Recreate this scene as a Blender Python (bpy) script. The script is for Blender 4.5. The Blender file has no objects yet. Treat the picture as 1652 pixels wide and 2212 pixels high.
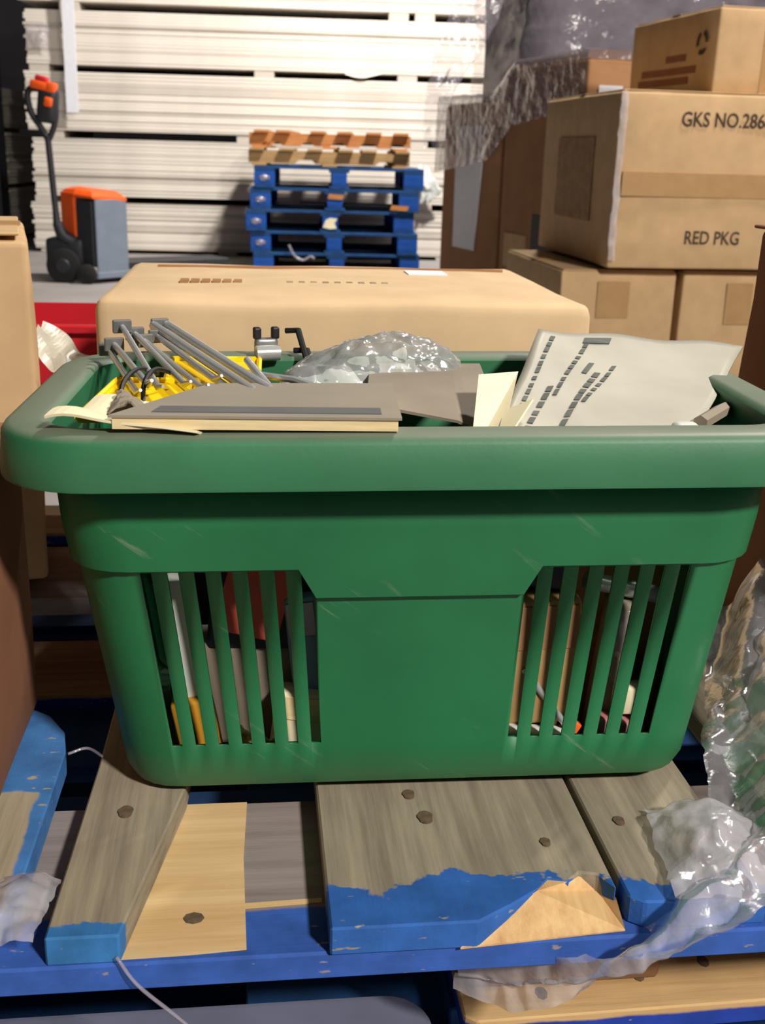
import bpy, bmesh, math, random
from mathutils import Vector, Matrix, noise as mnoise
R = math.radians
random.seed(7)
scene = bpy.context.scene
col = scene.collection

# ------------------------------------------------------------------ camera
cam_d = bpy.data.cameras.new('camera'); cam = bpy.data.objects.new('camera', cam_d); col.objects.link(cam)
cam_d.sensor_fit = 'VERTICAL'; cam_d.sensor_height = 24.0; cam_d.lens = 24.0 * 2400 / 2212
cam_d.clip_start = 0.02; cam_d.clip_end = 60
PITCH, ROLL = R(18.0), R(1.6)
fw = Vector((0, math.cos(PITCH), -math.sin(PITCH))); r0 = Vector((1, 0, 0)); u0 = Vector((0, math.sin(PITCH), math.cos(PITCH)))
cr = r0 * math.cos(ROLL) + u0 * math.sin(ROLL); cu = -r0 * math.sin(ROLL) + u0 * math.cos(ROLL)
m = Matrix((cr, cu, -fw)).transposed().to_4x4(); m.translation = (0, 0, 0.835)
cam.matrix_world = m
scene.camera = cam
cam_d.dof.use_dof = True; cam_d.dof.focus_distance = 0.74; cam_d.dof.aperture_fstop = 11.0

# ------------------------------------------------------------------ light
w = bpy.data.worlds.new('warehouse_air'); scene.world = w; w.use_nodes = True
w.node_tree.nodes['Background'].inputs[0].default_value = (1.0, 0.95, 0.92, 1)
w.node_tree.nodes['Background'].inputs[1].default_value = 0.045
def lamp(name, loc, target, power, size, color):
    d = bpy.data.lights.new(name, 'AREA'); d.shape = 'DISK'; d.size = size; d.energy = power; d.color = color
    o = bpy.data.objects.new(name, d); col.objects.link(o); o.location = loc
    o.rotation_euler = (Vector(target) - Vector(loc)).to_track_quat('-Z', 'Y').to_euler()
    return o
lamp('high_bay_lamp_near', (2.5, -2.6, 3.75), (0.2, 1.2, 0.5), 345, 0.45, (1.0, 0.93, 0.84))
lamp('high_bay_lamp_middle', (2.0, 2.7, 4.6), (0.6, 2.2, 0.4), 190, 0.4, (1.0, 0.94, 0.86))
lamp('high_bay_lamp_far', (1.0, 6.7, 4.3), (0.2, 8.8, 0.6), 420, 0.4, (1.0, 0.95, 0.88))
vs = scene.view_settings
vs.view_transform = 'Standard'; vs.look = 'None'; vs.exposure = 0.0; vs.gamma = 1.0; vs.use_curve_mapping = False

# ------------------------------------------------------------------ materials
def lin(c):
    return tuple(((v / 255) / 12.92 if v <= 10 else (((v / 255) + 0.055) / 1.055) ** 2.4) for v in c) + (1,)
class NB:
    def __init__(s, name):
        s.m = bpy.data.materials.new(name); s.m.use_nodes = True; s.t = s.m.node_tree
        s.b = s.t.nodes['Principled BSDF']; s.out = s.t.nodes['Material Output']
    def n(s, ty, **kw):
        nd = s.t.nodes.new(ty)
        for k, v in kw.items(): setattr(nd, k, v)
        return nd
    def l(s, a, b): s.t.links.new(a, b)
    def coord(s, scale=(1, 1, 1), kind='Object'):
        c = s.n('ShaderNodeTexCoord'); mp = s.n('ShaderNodeMapping'); mp.inputs['Scale'].default_value = scale
        s.l(c.outputs[kind], mp.inputs[0]); return mp.outputs[0]
    def noise(s, vec, scale, detail=3, rough=0.55):
        t = s.n('ShaderNodeTexNoise'); t.inputs['Scale'].default_value = scale; t.inputs['Detail'].default_value = detail; t.inputs['Roughness'].default_value = rough
        s.l(vec, t.inputs['Vector']); return t.outputs['Fac']
    def ramp(s, fac, stops):
        r = s.n('ShaderNodeValToRGB'); e = r.color_ramp.elements
        while len(e) < len(stops): e.new(0.5)
        for el, (p, c) in zip(e, stops): el.position = p; el.color = c
        s.l(fac, r.inputs[0]); return r.outputs[0]
    def math(s, op, a, b=None, c=None):
        nd = s.n('ShaderNodeMath', operation=op)
        for i, v in enumerate((a, b, c)):
            if v is None: continue
            if isinstance(v, (int, float)): nd.inputs[i].default_value = v
            else: s.l(v, nd.inputs[i])
        return nd.outputs[0]
    def mix(s, fac, a, b):
        nd = s.n('ShaderNodeMix', data_type='RGBA')
        if isinstance(fac, (int, float)): nd.inputs[0].default_value = fac
        else: s.l(fac, nd.inputs[0])
        for v, k in ((a, 6), (b, 7)):
            if isinstance(v, tuple): nd.inputs[k].default_value = v
            else: s.l(v, nd.inputs[k])
        return nd.outputs[2]
    def bump(s, h, strength, dist=0.002):
        b = s.n('ShaderNodeBump'); b.inputs['Strength'].default_value = strength; b.inputs['Distance'].default_value = dist
        s.l(h, b.inputs['Height']); s.l(b.outputs[0], s.b.inputs['Normal'])
    def xyz(s):
        c = s.n('ShaderNodeTexCoord'); x = s.n('ShaderNodeSeparateXYZ'); s.l(c.outputs['Object'], x.inputs[0]); return x.outputs
    def lt(s, v, th, soft=0.0015):
        return s.math('MULTIPLY', 1, s.clamp(s.math('DIVIDE', s.math('SUBTRACT', th, v), soft)))
    def clamp(s, v):
        nd = s.n('ShaderNodeClamp'); s.l(v, nd.inputs[0]); return nd.outputs[0]

def mottled(name, c, var=0.12, scale=30, rough=0.6, metal=0.0, bump=0.0, spec=0.4, stretch=(1, 1, 1)):
    k = NB(name); base = lin(c)
    v = k.coord(stretch); f = k.noise(v, scale, 4)
    a = tuple(x * (1 - var) for x in base[:3]) + (1,); b = tuple(min(1, x * (1 + var)) for x in base[:3]) + (1,)
    k.l(k.ramp(f, [(0.3, a), (0.7, b)]), k.b.inputs['Base Color'])
    k.b.inputs['Roughness'].default_value = rough; k.b.inputs['Metallic'].default_value = metal
    k.b.inputs['Specular IOR Level'].default_value = spec
    if bump: k.bump(f, bump)
    return k.m

def wood(name, c_light, c_dark, axis='y', paint=None, paint_c=(50, 104, 186), patches=(), grain=1.0):
    """weathered board: grain along axis; paint = list of (axis, sign, threshold, noise amplitude, noise scale)"""
    k = NB(name)
    st = {'y': (60, 3, 60), 'x': (3, 60, 60), 'z': (60, 60, 3)}[axis]
    g = k.noise(k.coord(st), 1.6 * grain, 5, 0.65); g2 = k.noise(k.coord(), 9, 3)
    cl = k.ramp(k.math('ADD', k.math('MULTIPLY', g, 0.75), k.math('MULTIPLY', g2, 0.25)), [(0.32, lin(c_dark)), (0.62, lin(c_light))])
    x = k.xyz()
    ix = {'x': 0, 'y': 1, 'z': 2}
    for (ax, lo, hi, c2, c3) in patches:                     # bare fresh wood where a board has come off
        inside = k.math('MULTIPLY', k.lt(x[ix[ax]], hi), k.math('SUBTRACT', 1.0, k.lt(x[ix[ax]], lo)))
        gp = k.noise(k.coord((6, 70, 60) if axis == 'x' else (70, 6, 60)), 1.0, 4)
        cl = k.mix(inside, cl, k.ramp(gp, [(0.35, lin(c3)), (0.65, lin(c2))]))
    if paint:
        for (ax, sign, th, amp, sc) in paint:
            nz = k.noise(k.coord((1, 1, 1)), sc, 4, 0.6)
            val = k.math('ADD', k.math('MULTIPLY', x[ix[ax]], float(sign)), k.math('MULTIPLY', k.math('SUBTRACT', nz, 0.5), amp))
            msk = k.lt(val, th, 0.002)
            pc = k.ramp(k.noise(k.coord(), 40, 4), [(0.3, lin(tuple(int(v * 0.82) for v in paint_c))), (0.7, lin(paint_c))])
            chip = k.noise(k.coord((1.0, 2.5, 2.5)), 60, 3)
            msk = k.math('MULTIPLY', msk, k.clamp(k.math('DIVIDE', k.math('SUBTRACT', 0.70, chip), 0.04)))
            cl = k.mix(msk, cl, pc)
    k.l(cl, k.b.inputs['Base Color']); k.b.inputs['Roughness'].default_value = 0.75; k.b.inputs['Specular IOR Level'].default_value = 0.25
    k.bump(g, 0.35, 0.0015)
    return k.m

def film_mat(name, tint, lo, hi, rough=0.12, scale=14, bump=0.5, dist=0.005):
    """thin plastic film: mostly clear, milky where it is layered, with a glossy face"""
    k = NB(name); v = k.coord()
    tr = k.n('ShaderNodeBsdfTransparent'); tr.inputs[0].default_value = (0.97, 0.97, 0.97, 1)
    k.b.inputs['Base Color'].default_value = lin(tint); k.b.inputs['Roughness'].default_value = 0.8; k.b.inputs['Specular IOR Level'].default_value = 0.1
    f = k.noise(v, scale, 4); fr = k.n('ShaderNodeFresnel'); fr.inputs[0].default_value = 1.55
    gl = k.n('ShaderNodeBsdfGlossy'); gl.inputs['Roughness'].default_value = rough
    m1 = k.n('ShaderNodeMixShader'); m2 = k.n('ShaderNodeMixShader')
    k.l(k.clamp(k.math('MULTIPLY_ADD', f, hi - lo, lo)), m1.inputs[0]); k.l(tr.outputs[0], m1.inputs[1]); k.l(k.b.outputs[0], m1.inputs[2])
    k.bump(k.noise(v, scale * 5, 3), bump, dist)
    bn = k.b.inputs['Normal'].links[0].from_socket; k.l(bn, gl.inputs['Normal']); k.l(bn, fr.inputs['Normal'])
    k.l(k.clamp(k.math('MULTIPLY_ADD', fr.outputs[0], 0.5, 0.02)), m2.inputs[0]); k.l(m1.outputs[0], m2.inputs[1]); k.l(gl.outputs[0], m2.inputs[2]); k.l(m2.outputs[0], k.out.inputs[0])
    return k.m

M = {}
def green_plastic():
    k = NB('green_plastic'); v = k.coord()
    f = k.noise(v, 6, 4)
    cl = k.ramp(f, [(0.3, lin((24, 96, 58))), (0.7, lin((34, 116, 72)))])
    mp = k.n('ShaderNodeMapping'); mp.inputs['Rotation'].default_value = (0, R(-38), 0); k.l(k.coord(), mp.inputs[0])
    mp2 = k.n('ShaderNodeMapping'); mp2.inputs['Scale'].default_value = (12, 12, 130); k.l(mp.outputs[0], mp2.inputs[0])
    sc = k.noise(mp2.outputs[0], 1.0, 5, 0.7)              # faint diagonal scuffs
    dust = k.noise(k.coord((5, 5, 9)), 1.6, 4)
    msk = k.math('MULTIPLY', k.clamp(k.math('DIVIDE', k.math('SUBTRACT', sc, 0.60), 0.08)), k.clamp(k.math('DIVIDE', k.math('SUBTRACT', dust, 0.50), 0.1)))
    cl = k.mix(k.math('MULTIPLY', msk, 0.32), cl, lin((150, 160, 140)))
    x = k.xyz()                                            # grime settled along the foot of the walls
    g = k.clamp(k.math('DIVIDE', k.math('SUBTRACT', 0.040, k.math('ADD', x[2], k.math('MULTIPLY', dust, 0.02))), 0.03))
    cl = k.mix(k.math('MULTIPLY', g, 0.4), cl, lin((92, 96, 74)))
    k.l(cl, k.b.inputs['Base Color']); k.b.inputs['Roughness'].default_value = 0.48; k.b.inputs['Specular IOR Level'].default_value = 0.42
    k.bump(k.noise(v, 260, 2), 0.12, 0.0006)
    return k.m
def dusty_green():
    k = NB('dusty_green_plastic'); v = k.coord()
    gm = k.n('ShaderNodeNewGeometry'); sx = k.n('ShaderNodeSeparateXYZ'); k.l(gm.outputs['Normal'], sx.inputs[0])
    cl = k.ramp(k.noise(v, 6, 4), [(0.3, lin((28, 100, 62))), (0.7, lin((40, 122, 80)))])
    up = k.clamp(k.math('DIVIDE', k.math('SUBTRACT', sx.outputs[2], 0.55), 0.4))      # dust lies on what faces up
    cl = k.mix(k.math('MULTIPLY', k.noise(k.coord((3, 3, 6)), 3, 4), 0.15), cl, lin((130, 150, 138)))
    cl = k.mix(k.math('MULTIPLY', up, k.math('MULTIPLY_ADD', k.noise(v, 18, 4), 0.5, 0.45)), cl, lin((122, 120, 108)))
    k.l(cl, k.b.inputs['Base Color']); k.b.inputs['Roughness'].default_value = 0.5
    k.bump(k.noise(v, 260, 2), 0.12, 0.0006)
    return k.m
M['green'] = green_plastic(); M['green_rim'] = dusty_green()
M['card'] = mottled('cardboard', (196, 164, 124), 0.08, 18, 0.85, spec=0.2)
M['card_pale'] = mottled('pale_cardboard', (208, 180, 142), 0.07, 18, 0.8, spec=0.25)
M['card_dark'] = mottled('brown_cardboard', (158, 118, 84), 0.1, 16, 0.85, spec=0.2)
M['card_red'] = mottled('reddish_cardboard', (140, 96, 72), 0.1, 16, 0.85, spec=0.2)
M['tape'] = mottled('packing_tape', (174, 138, 94), 0.06, 30, 0.4, spec=0.4)
M['card_print'] = mottled('dark_print_on_card', (158, 128, 96), 0.2, 40, 0.85, spec=0.2)
M['ink'] = mottled('stencil_ink', (66, 52, 40), 0.3, 60, 0.8)
M['ink_faded'] = mottled('faded_ink', (150, 128, 102), 0.2, 60, 0.8)
M['ink_grey'] = mottled('grey_print', (84, 88, 84), 0.3, 90, 0.7)
M['paper'] = mottled('white_paper', (226, 228, 236), 0.04, 40, 0.7)
M['sheet'] = mottled('board_edge', (222, 214, 204), 0.10, 3.0, 0.9, spec=0.15, stretch=(1, 1, 14))
M['sheet_b'] = mottled('board_edge_dull', (198, 190, 180), 0.12, 3.0, 0.9, spec=0.15, stretch=(1, 1, 14))
M['concrete'] = mottled('concrete', (150, 144, 142), 0.12, 2.2, 0.75, bump=0.1)
M['wall'] = mottled('dark_wall_paint', (40, 38, 42), 0.2, 1.5, 0.9)
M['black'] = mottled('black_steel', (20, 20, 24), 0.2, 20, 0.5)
M['jack_dark'] = mottled('charcoal_plastic', (38, 40, 46), 0.15, 20, 0.5)
M['jack_grey'] = mottled('grey_enamel', (112, 122, 136), 0.07, 14, 0.45)
M['orange'] = mottled('orange_enamel', (238, 92, 26), 0.06, 12, 0.45)
M['red_button'] = mottled('red_plastic_button', (200, 40, 48), 0.05, 20, 0.4)
M['rubber'] = mottled('black_rubber', (24, 24, 25), 0.2, 40, 0.8)
M['blue'] = mottled('blue_pallet_paint', (24, 72, 150), 0.28, 9, 0.75, spec=0.2, stretch=(1, 1, 4))
M['blue_dull'] = mottled('worn_blue_pallet_paint', (30, 66, 112), 0.35, 14, 0.8, spec=0.2, stretch=(1, 1, 4))
M['red_crate'] = mottled('red_plastic', (190, 30, 42), 0.08, 12, 0.45)
M['chrome'] = mottled('chrome_wire', (196, 198, 198), 0.05, 20, 0.22, metal=0.5, spec=0.9)
M['steel'] = mottled('dull_steel', (132, 134, 134), 0.12, 30, 0.38, metal=0.55)
M['yellow'] = mottled('yellow_plastic', (246, 206, 12), 0.05, 12, 0.45)
M['pad'] = mottled('dusty_grey_cover', (142, 134, 120), 0.09, 10, 0.8, spec=0.25)
M['pad_dark'] = mottled('charcoal_binding', (92, 92, 92), 0.12, 16, 0.7)
M['pages'] = mottled('cream_pages', (222, 202, 156), 0.1, 40, 0.85, stretch=(1, 1, 12))
M['cream'] = mottled('cream_paper', (228, 218, 184), 0.06, 20, 0.8)
M['grey_card'] = mottled('grey_board', (134, 124, 110), 0.12, 14, 0.85)
M['pouch'] = mottled('milky_plastic', (178, 174, 160), 0.12, 12, 0.38, spec=0.5)
M['film'] = film_mat('stretch_film', (220, 218, 228), 0.14, 0.60, 0.2, 14, 0.35, 0.003)
M['film_dense'] = film_mat('layered_stretch_film', (196, 188, 204), 0.05, 0.44, 0.14, 5, 0.35, 0.02)
M['film_clear'] = film_mat('clear_bag_film', (226, 230, 228), 0.22, 0.62, 0.12, 24, 0.2, 0.002)
FILMS = [M['film'], M['film_dense'], M['film_clear']]
M['load'] = mottled('wrapped_goods', (92, 84, 92), 0.35, 5, 0.6, stretch=(1, 1, 3))
GREY_L, GREY_D = (160, 150, 130), (112, 104, 90)
M['deck_big'] = wood('weathered_board_blue_end', GREY_L, GREY_D, 'y', [('y', 1, 0.033, 0.075, 22)])
M['deck_mid'] = wood('weathered_board_blue_tip', GREY_L, GREY_D, 'y', [('y', 1, 0.014, 0.022, 40)], (56, 124, 190))
M['deck_edge'] = wood('weathered_board_blue_side', (176, 164, 140), (138, 128, 110), 'y', [('x', -1, 0.2035, 0.010, 30), ('y', -1, -0.145, 0.02, 20)], (72, 130, 198))
M['deck_plain'] = wood('weathered_board', GREY_L, GREY_D, 'y')
M['cross'] = wood('cross_board', (146, 138, 136), (118, 110, 108), 'x', [('y', 1, 0.034, 0.012, 30)], (56, 92, 180), patches=[])
M['cross_front'] = wood('cross_board_with_bare_patch', (150, 140, 138), (126, 116, 112), 'x', [('y', 1, 0.040, 0.006, 30)], (56, 98, 186))
M['fresh'] = wood('bare_pine', (222, 192, 144), (198, 162, 110), 'x', grain=0.7)
M['fresh_y'] = wood('splintered_pine', (222, 188, 136), (184, 140, 90), 'y', grain=0.9)
M['raw'] = wood('raw_pine_board', (206, 172, 122), (164, 128, 86), 'x', [('z', 1, 0.302, 0.004, 30)], (34, 66, 170), grain=0.8)
M['block'] = wood('chipboard_block', (150, 112, 76), (112, 82, 56), 'x')
M['grey_paint'] = mottled('grey_blue_pallet_paint', (104, 108, 132), 0.14, 14, 0.8)
M['pine_a'] = wood('orange_pine', (196, 132, 78), (150, 96, 52), 'x')
M['pine_b'] = wood('tan_pine', (176, 142, 96), (128, 102, 68), 'x')
M['tan'] = mottled('tan_packet', (176, 138, 92), 0.1, 20, 0.7)
M['red_packet'] = mottled('faded_red_card', (196, 86, 70), 0.1, 20, 0.6)
M['navy'] = mottled('navy_card', (22, 26, 48), 0.2, 20, 0.5)
M['sky'] = mottled('pale_blue_packet', (112, 146, 172), 0.1, 20, 0.4)
M['amber'] = mottled('amber_card', (190, 134, 34), 0.1, 20, 0.5)
M['white_plastic'] = mottled('white_plastic', (218, 222, 216), 0.04, 20, 0.35)
M['orange_tag'] = mottled('orange_tag', (246, 104, 40), 0.05, 20, 0.5)
M['pink'] = mottled('dull_pink_card', (176, 112, 116), 0.08, 20, 0.6)
M['knot'] = mottled('knot_wood', (96, 80, 62), 0.35, 160, 0.9)

# ------------------------------------------------------------------ mesh helpers
def obj(name, me, mat, parent=None, smooth=None):
    if smooth is None and mat in FILMS and me.polygons: smooth = 170
    o = bpy.data.objects.new(name, me); col.objects.link(o)
    if mat is not None and not me.materials: me.materials.append(mat)
    if parent is not None: o.parent = parent
    if smooth is not None:
        for p in me.polygons: p.use_smooth = True
        me.set_sharp_from_angle(angle=R(smooth))
    return o
def tag(o, label, cat, group=None):
    o['label'] = label; o['category'] = cat
    if group: o['group'] = group
    return o
def thing(name, label, cat, loc=(0, 0, 0), rz=0.0, group=None):
    o = bpy.data.objects.new(name, None); col.objects.link(o); o.empty_display_size = 0.05
    o.location = loc; o.rotation_euler = (0, 0, R(rz)); return tag(o, label, cat, group)
def struct(o): o['kind'] = 'structure'; return o
def mesh(name, v, f):
    me = bpy.data.meshes.new(name); me.from_pydata([tuple(p) for p in v], [], f); me.update(); return me
def bm_mesh(bm, name):
    bmesh.ops.recalc_face_normals(bm, faces=bm.faces); me = bpy.data.meshes.new(name); bm.to_mesh(me); bm.free(); return me
def box_me(name, lo, hi, bev=0.0):
    bm = bmesh.new(); bmesh.ops.create_cube(bm, size=1)
    for v in bm.verts: v.co = [lo[i] + (v.co[i] + 0.5) * (hi[i] - lo[i]) for i in range(3)]
    if bev: bmesh.ops.bevel(bm, geom=list(bm.edges), offset=bev, segments=1, affect='EDGES', clamp_overlap=True)
    return bm_mesh(bm, name)
def prism_me(name, poly, z0, z1, bev=0.0):
    bm = bmesh.new(); f = bm.faces.new([bm.verts.new((x, y, z0)) for x, y in poly])
    r = bmesh.ops.extrude_face_region(bm, geom=[f]); 
    for v in [g for g in r['geom'] if isinstance(g, bmesh.types.BMVert)]: v.co.z = z1
    if bev: bmesh.ops.bevel(bm, geom=list(bm.edges), offset=bev, segments=1, affect='EDGES', clamp_overlap=True)
    return bm_mesh(bm, name)
def xprism_me(name, poly, x0, x1, bev=0.0):
    """outline in (y, z) pushed along x"""
    bm = bmesh.new(); f = bm.faces.new([bm.verts.new((x0, y, z)) for y, z in poly])
    r = bmesh.ops.extrude_face_region(bm, geom=[f])
    for v in [g for g in r['geom'] if isinstance(g, bmesh.types.BMVert)]: v.co.x = x1
    if bev: bmesh.ops.bevel(bm, geom=list(bm.edges), offset=bev, segments=2, affect='EDGES', clamp_overlap=True)
    return bm_mesh(bm, name)
def soft_box_me(name, sx, sy, sz, r=0.006, n=6, bulge=0.0, jit=0.0, seed=0, flare=0.0):
    """carton body standing on z=0: rounded edges, faces a little bulged and uneven"""
    h = (sx / 2, sy / 2, sz / 2)
    def ax(a): 
        c = [-a, -a + r * 0.3, -a + r]; k = n
        c += [(-a + r) + (2 * a - 2 * r) * i / k for i in range(1, k)]
        return c + [a - r, a - r * 0.3, a]
    A = [ax(v) for v in h]; V, F, ix = [], [], {}
    def vid(p):
        key = tuple(round(q, 6) for q in p)
        if key not in ix:
            ix[key] = len(V)
            q = Vector(p); inner = Vector([max(-h[i] + r, min(h[i] - r, p[i])) for i in range(3)]); d = q - inner
            if d.length > 1e-9: q = inner + d.normalized() * r
            for i in range(3):
                j, k2 = (i + 1) % 3, (i + 2) % 3
                if abs(abs(p[i]) - h[i]) < 1e-6:
                    q[i] += math.copysign(bulge * (1 - (p[j] / h[j]) ** 2) * (1 - (p[k2] / h[k2]) ** 2), p[i])
            if jit: q += mnoise.noise_vector(q * 7 + Vector((seed * 3.1, seed, 0))) * jit
            q.x *= 1 + flare * (p[2] / h[2] + 1) / 2
            q.z = max(q.z, -h[2])
            V.append((q.x, q.y, q.z + h[2]))
        return ix[key]
    for i in range(3):
        j, k2 = (i + 1) % 3, (i + 2) % 3
        for s in (-1, 1):
            for a in range(len(A[j]) - 1):
                for b in range(len(A[k2]) - 1):
                    c = []
                    for da, db in ((0, 0), (1, 0), (1, 1), (0, 1)):
                        p = [0, 0, 0]; p[i] = s * h[i]; p[j] = A[j][a + da]; p[k2] = A[k2][b + db]; c.append(vid(p))
                    F.append(c if s > 0 else c[::-1])
    return mesh(name, V, F)
def catmull(pts, n):
    pts = [Vector(p) for p in pts]; out = []
    P = [pts[0] * 2 - pts[1]] + pts + [pts[-1] * 2 - pts[-2]]
    for i in range(1, len(P) - 2):
        for k in range(n):
            t = k / n; a, b, c, d = P[i - 1], P[i], P[i + 1], P[i + 2]
            out.append(0.5 * ((2 * b) + (c - a) * t + (2 * a - 5 * b + 4 * c - d) * t * t + (3 * b - a - 3 * c + d) * t ** 3))
    return out + [pts[-1]]
def tube_me(name, pts, rad, seg=8, smooth=0):
    if smooth: pts = catmull(pts, smooth)
    pts = [Vector(p) for p in pts]; V, F = [], []
    rads = [rad] * len(pts)
    if isinstance(rad, (list, tuple)):                        # radii given along the path: resampled to its points
        for i in range(len(pts)):
            q = i / (len(pts) - 1) * (len(rad) - 1); k = min(int(q), len(rad) - 2); rads[i] = rad[k] + (rad[k + 1] - rad[k]) * (q - k)
    prev = None
    for i, p in enumerate(pts):
        t = (pts[min(i + 1, len(pts) - 1)] - pts[max(i - 1, 0)]).normalized()
        u = (Vector((0, 0, 1)) if abs(t.z) < 0.9 else Vector((1, 0, 0))) if prev is None else prev
        u = (u - t * u.dot(t)).normalized(); prev = u; v = t.cross(u)
        for k in range(seg):
            a = 2 * math.pi * k / seg; V.append(p + (u * math.cos(a) + v * math.sin(a)) * rads[i])
    for i in range(len(pts) - 1):
        for k in range(seg):
            k2 = (k + 1) % seg; F.append((i * seg + k, i * seg + k2, (i + 1) * seg + k2, (i + 1) * seg + k))
    F.append(tuple(range(seg))[::-1]); F.append(tuple(range((len(pts) - 1) * seg, len(pts) * seg)))
    return mesh(name, V, F)
def grid_me(name, fn, nu, nv):
    V = [fn(i / nu, j / nv) for j in range(nv + 1) for i in range(nu + 1)]
    F = [(j * (nu + 1) + i, j * (nu + 1) + i + 1, (j + 1) * (nu + 1) + i + 1, (j + 1) * (nu + 1) + i) for j in range(nv) for i in range(nu)]
    return mesh(name, V, F)
def crinkle(p, amp, f, seed=0):
    o = Vector((seed * 1.7, seed * 0.9, seed * 2.3)); p = Vector(p)
    n1 = mnoise.noise_vector(p * f + o); n2 = mnoise.noise_vector(p * f * 2.7 + o)
    r = mnoise.noise(p * f * 1.6 + o * 1.3); fold = 1 - abs(r) * 2
    return (n1 * 0.6 + n2 * 0.35 + Vector((0.1, -0.25, 0.3)) * fold) * amp
def ribbon_me(name, centre, side, nu, nv, amp, f, seed=0, floor=None):
    """film strip: centre line points and, for each, a half-width vector"""
    n = 8; c = catmull(centre, n); s = catmull(side, n)
    def fn(u, v):
        t = v * (len(c) - 1); i = min(int(t), len(c) - 2); k = t - i
        p = c[i].lerp(c[i + 1], k) + s[i].lerp(s[i + 1], k) * (2 * u - 1)
        p += Vector((0, 0, 1)) * amp * 0.9 * math.sin(u * 9 + v * 5 + seed) + crinkle(p, amp, f, seed)
        if floor is not None: p.z = max(p.z, floor)
        return p
    return grid_me(name, fn, nu, nv)
def text_me(body, size, align='LEFT'):
    c = bpy.data.curves.new('lettering', 'FONT'); c.body = body; c.size = size; c.align_x = align; c.offset = size * 0.012; c.resolution_u = 3
    c.extrude = 0.0004
    o = bpy.data.objects.new('lettering', c); col.objects.link(o)
    dg = bpy.context.evaluated_depsgraph_get(); me = bpy.data.meshes.new_from_object(o.evaluated_get(dg))
    bpy.data.objects.remove(o); bpy.data.curves.remove(c); me.materials.clear(); return me
def front_text(parent, body, size, x, z, y, mat, sx=1.0):
    o = obj('printed_text', text_me(body, size), mat, parent); o.location = (x, y, z); o.rotation_euler = (R(90), 0, 0); o.scale = (sx, 1, 1); return o
def copy_tree(o, parent=None):
    c = o.copy(); col.objects.link(c); c.parent = parent
    for ch in o.children: copy_tree(ch, c)
    return c

# ------------------------------------------------------------------ the warehouse shell
struct(obj('floor', box_me('floor', (-9, -5, -0.2), (9, 13, 0)), M['concrete']))
struct(obj('wall_back', box_me('wall_back', (-9, 12.6, 0), (9, 12.8, 7)), M['wall']))
struct(obj('wall_left', box_me('wall_left', (-9.2, -5, 0), (-9, 12.8, 7)), M['wall']))
struct(obj('wall_right', box_me('wall_right', (9, -5, 0), (9.2, 12.8, 7)), M['wall']))

# ------------------------------------------------------------------ bundles of boards against the back
SHY = 3.0                                                        # the pile's yaw
levels = [(0.03, 0.385), (0.435, 0.865), (0.92, 1.345), (1.395, 1.775), (1.835, 2.23)]
words_ = ['lowest bundle of pale board sheets, resting close to the floor', 'second bundle of board sheets up from the floor', 'middle bundle of board sheets, level with the trolley handle head',
          'fourth bundle of board sheets up, with a torn edge on its underside', 'topmost bundle of board sheets at the upper picture edge']
pile = (-1.0, 9.12)
for li, (z0, z1) in enumerate(levels):
    b = thing('board_bundle', words_[li], 'board bundle', (pile[0], pile[1], z0), SHY, 'bundles of pale boards piled against the back')
    n = 17 if li else 15
    t = (z1 - z0) / n; rnd = random.Random(li)
    me = box_me('board_sheet', (-1.82, 0, 0), (1.75, 1.2, t * 0.97), 0.002)
    me2 = me.copy(); me.materials.append(M['sheet']); me2.materials.append(M['sheet_b'])
    for i in range(n):
        s = obj('board_sheet', me if rnd.random() < 0.72 else me2, None, b)
        s.location = (rnd.uniform(-0.012, 0.012) + (0.03 if li % 2 else 0), rnd.uniform(-0.006, 0.006), i * t)
    if li == 3:
        tear = obj('torn_facing', ribbon_me('torn_facing', [(0.62, -0.012, 0.0), (0.75, -0.02, -0.012), (0.9, -0.012, 0.004)], [(0, 0.004, 0.012), (0, 0.004, 0.022), (0, 0.004, 0.008)], 4, 10, 0.004, 20, 3), M['sheet'], b)
# spacer strips between bundles
spots = [(0, [-1.7, -0.3, 1.45]), (1, [-1.72, 0.20, 1.25]), (2, [-1.62, -0.14, 1.2]), (3, [-1.7, 0.0, 1.10]), (4, [-1.45, 1.02, 1.22])]
tops = [0.0] + [l[1] for l in levels]
where = {0: 'under the lowest bundle', 1: 'on the lowest bundle', 2: 'on the second bundle', 3: 'on the middle bundle', 4: 'on the fourth bundle'}
side = ['at the left end', 'near the middle', 'toward the right end']
for li, xs in spots:
    za, zb = tops[li], levels[li][0]
    for k, x in enumerate(xs):
        a = R(SHY); px = pile[0] + x * math.cos(a); py = pile[1] + x * math.sin(a)
        o = tag(obj('spacer_strip', box_me('spacer_strip', (-0.075, 0.004, 0), (0.075, 1.15, zb - za), 0.002), M['sheet_b']), 'short pale spacer strip %s, %s' % (where[li], side[k]), 'spacer', 'spacer strips between the board bundles')
        o.location = (px, py, za); o.rotation_euler = (0, 0, a)
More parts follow.
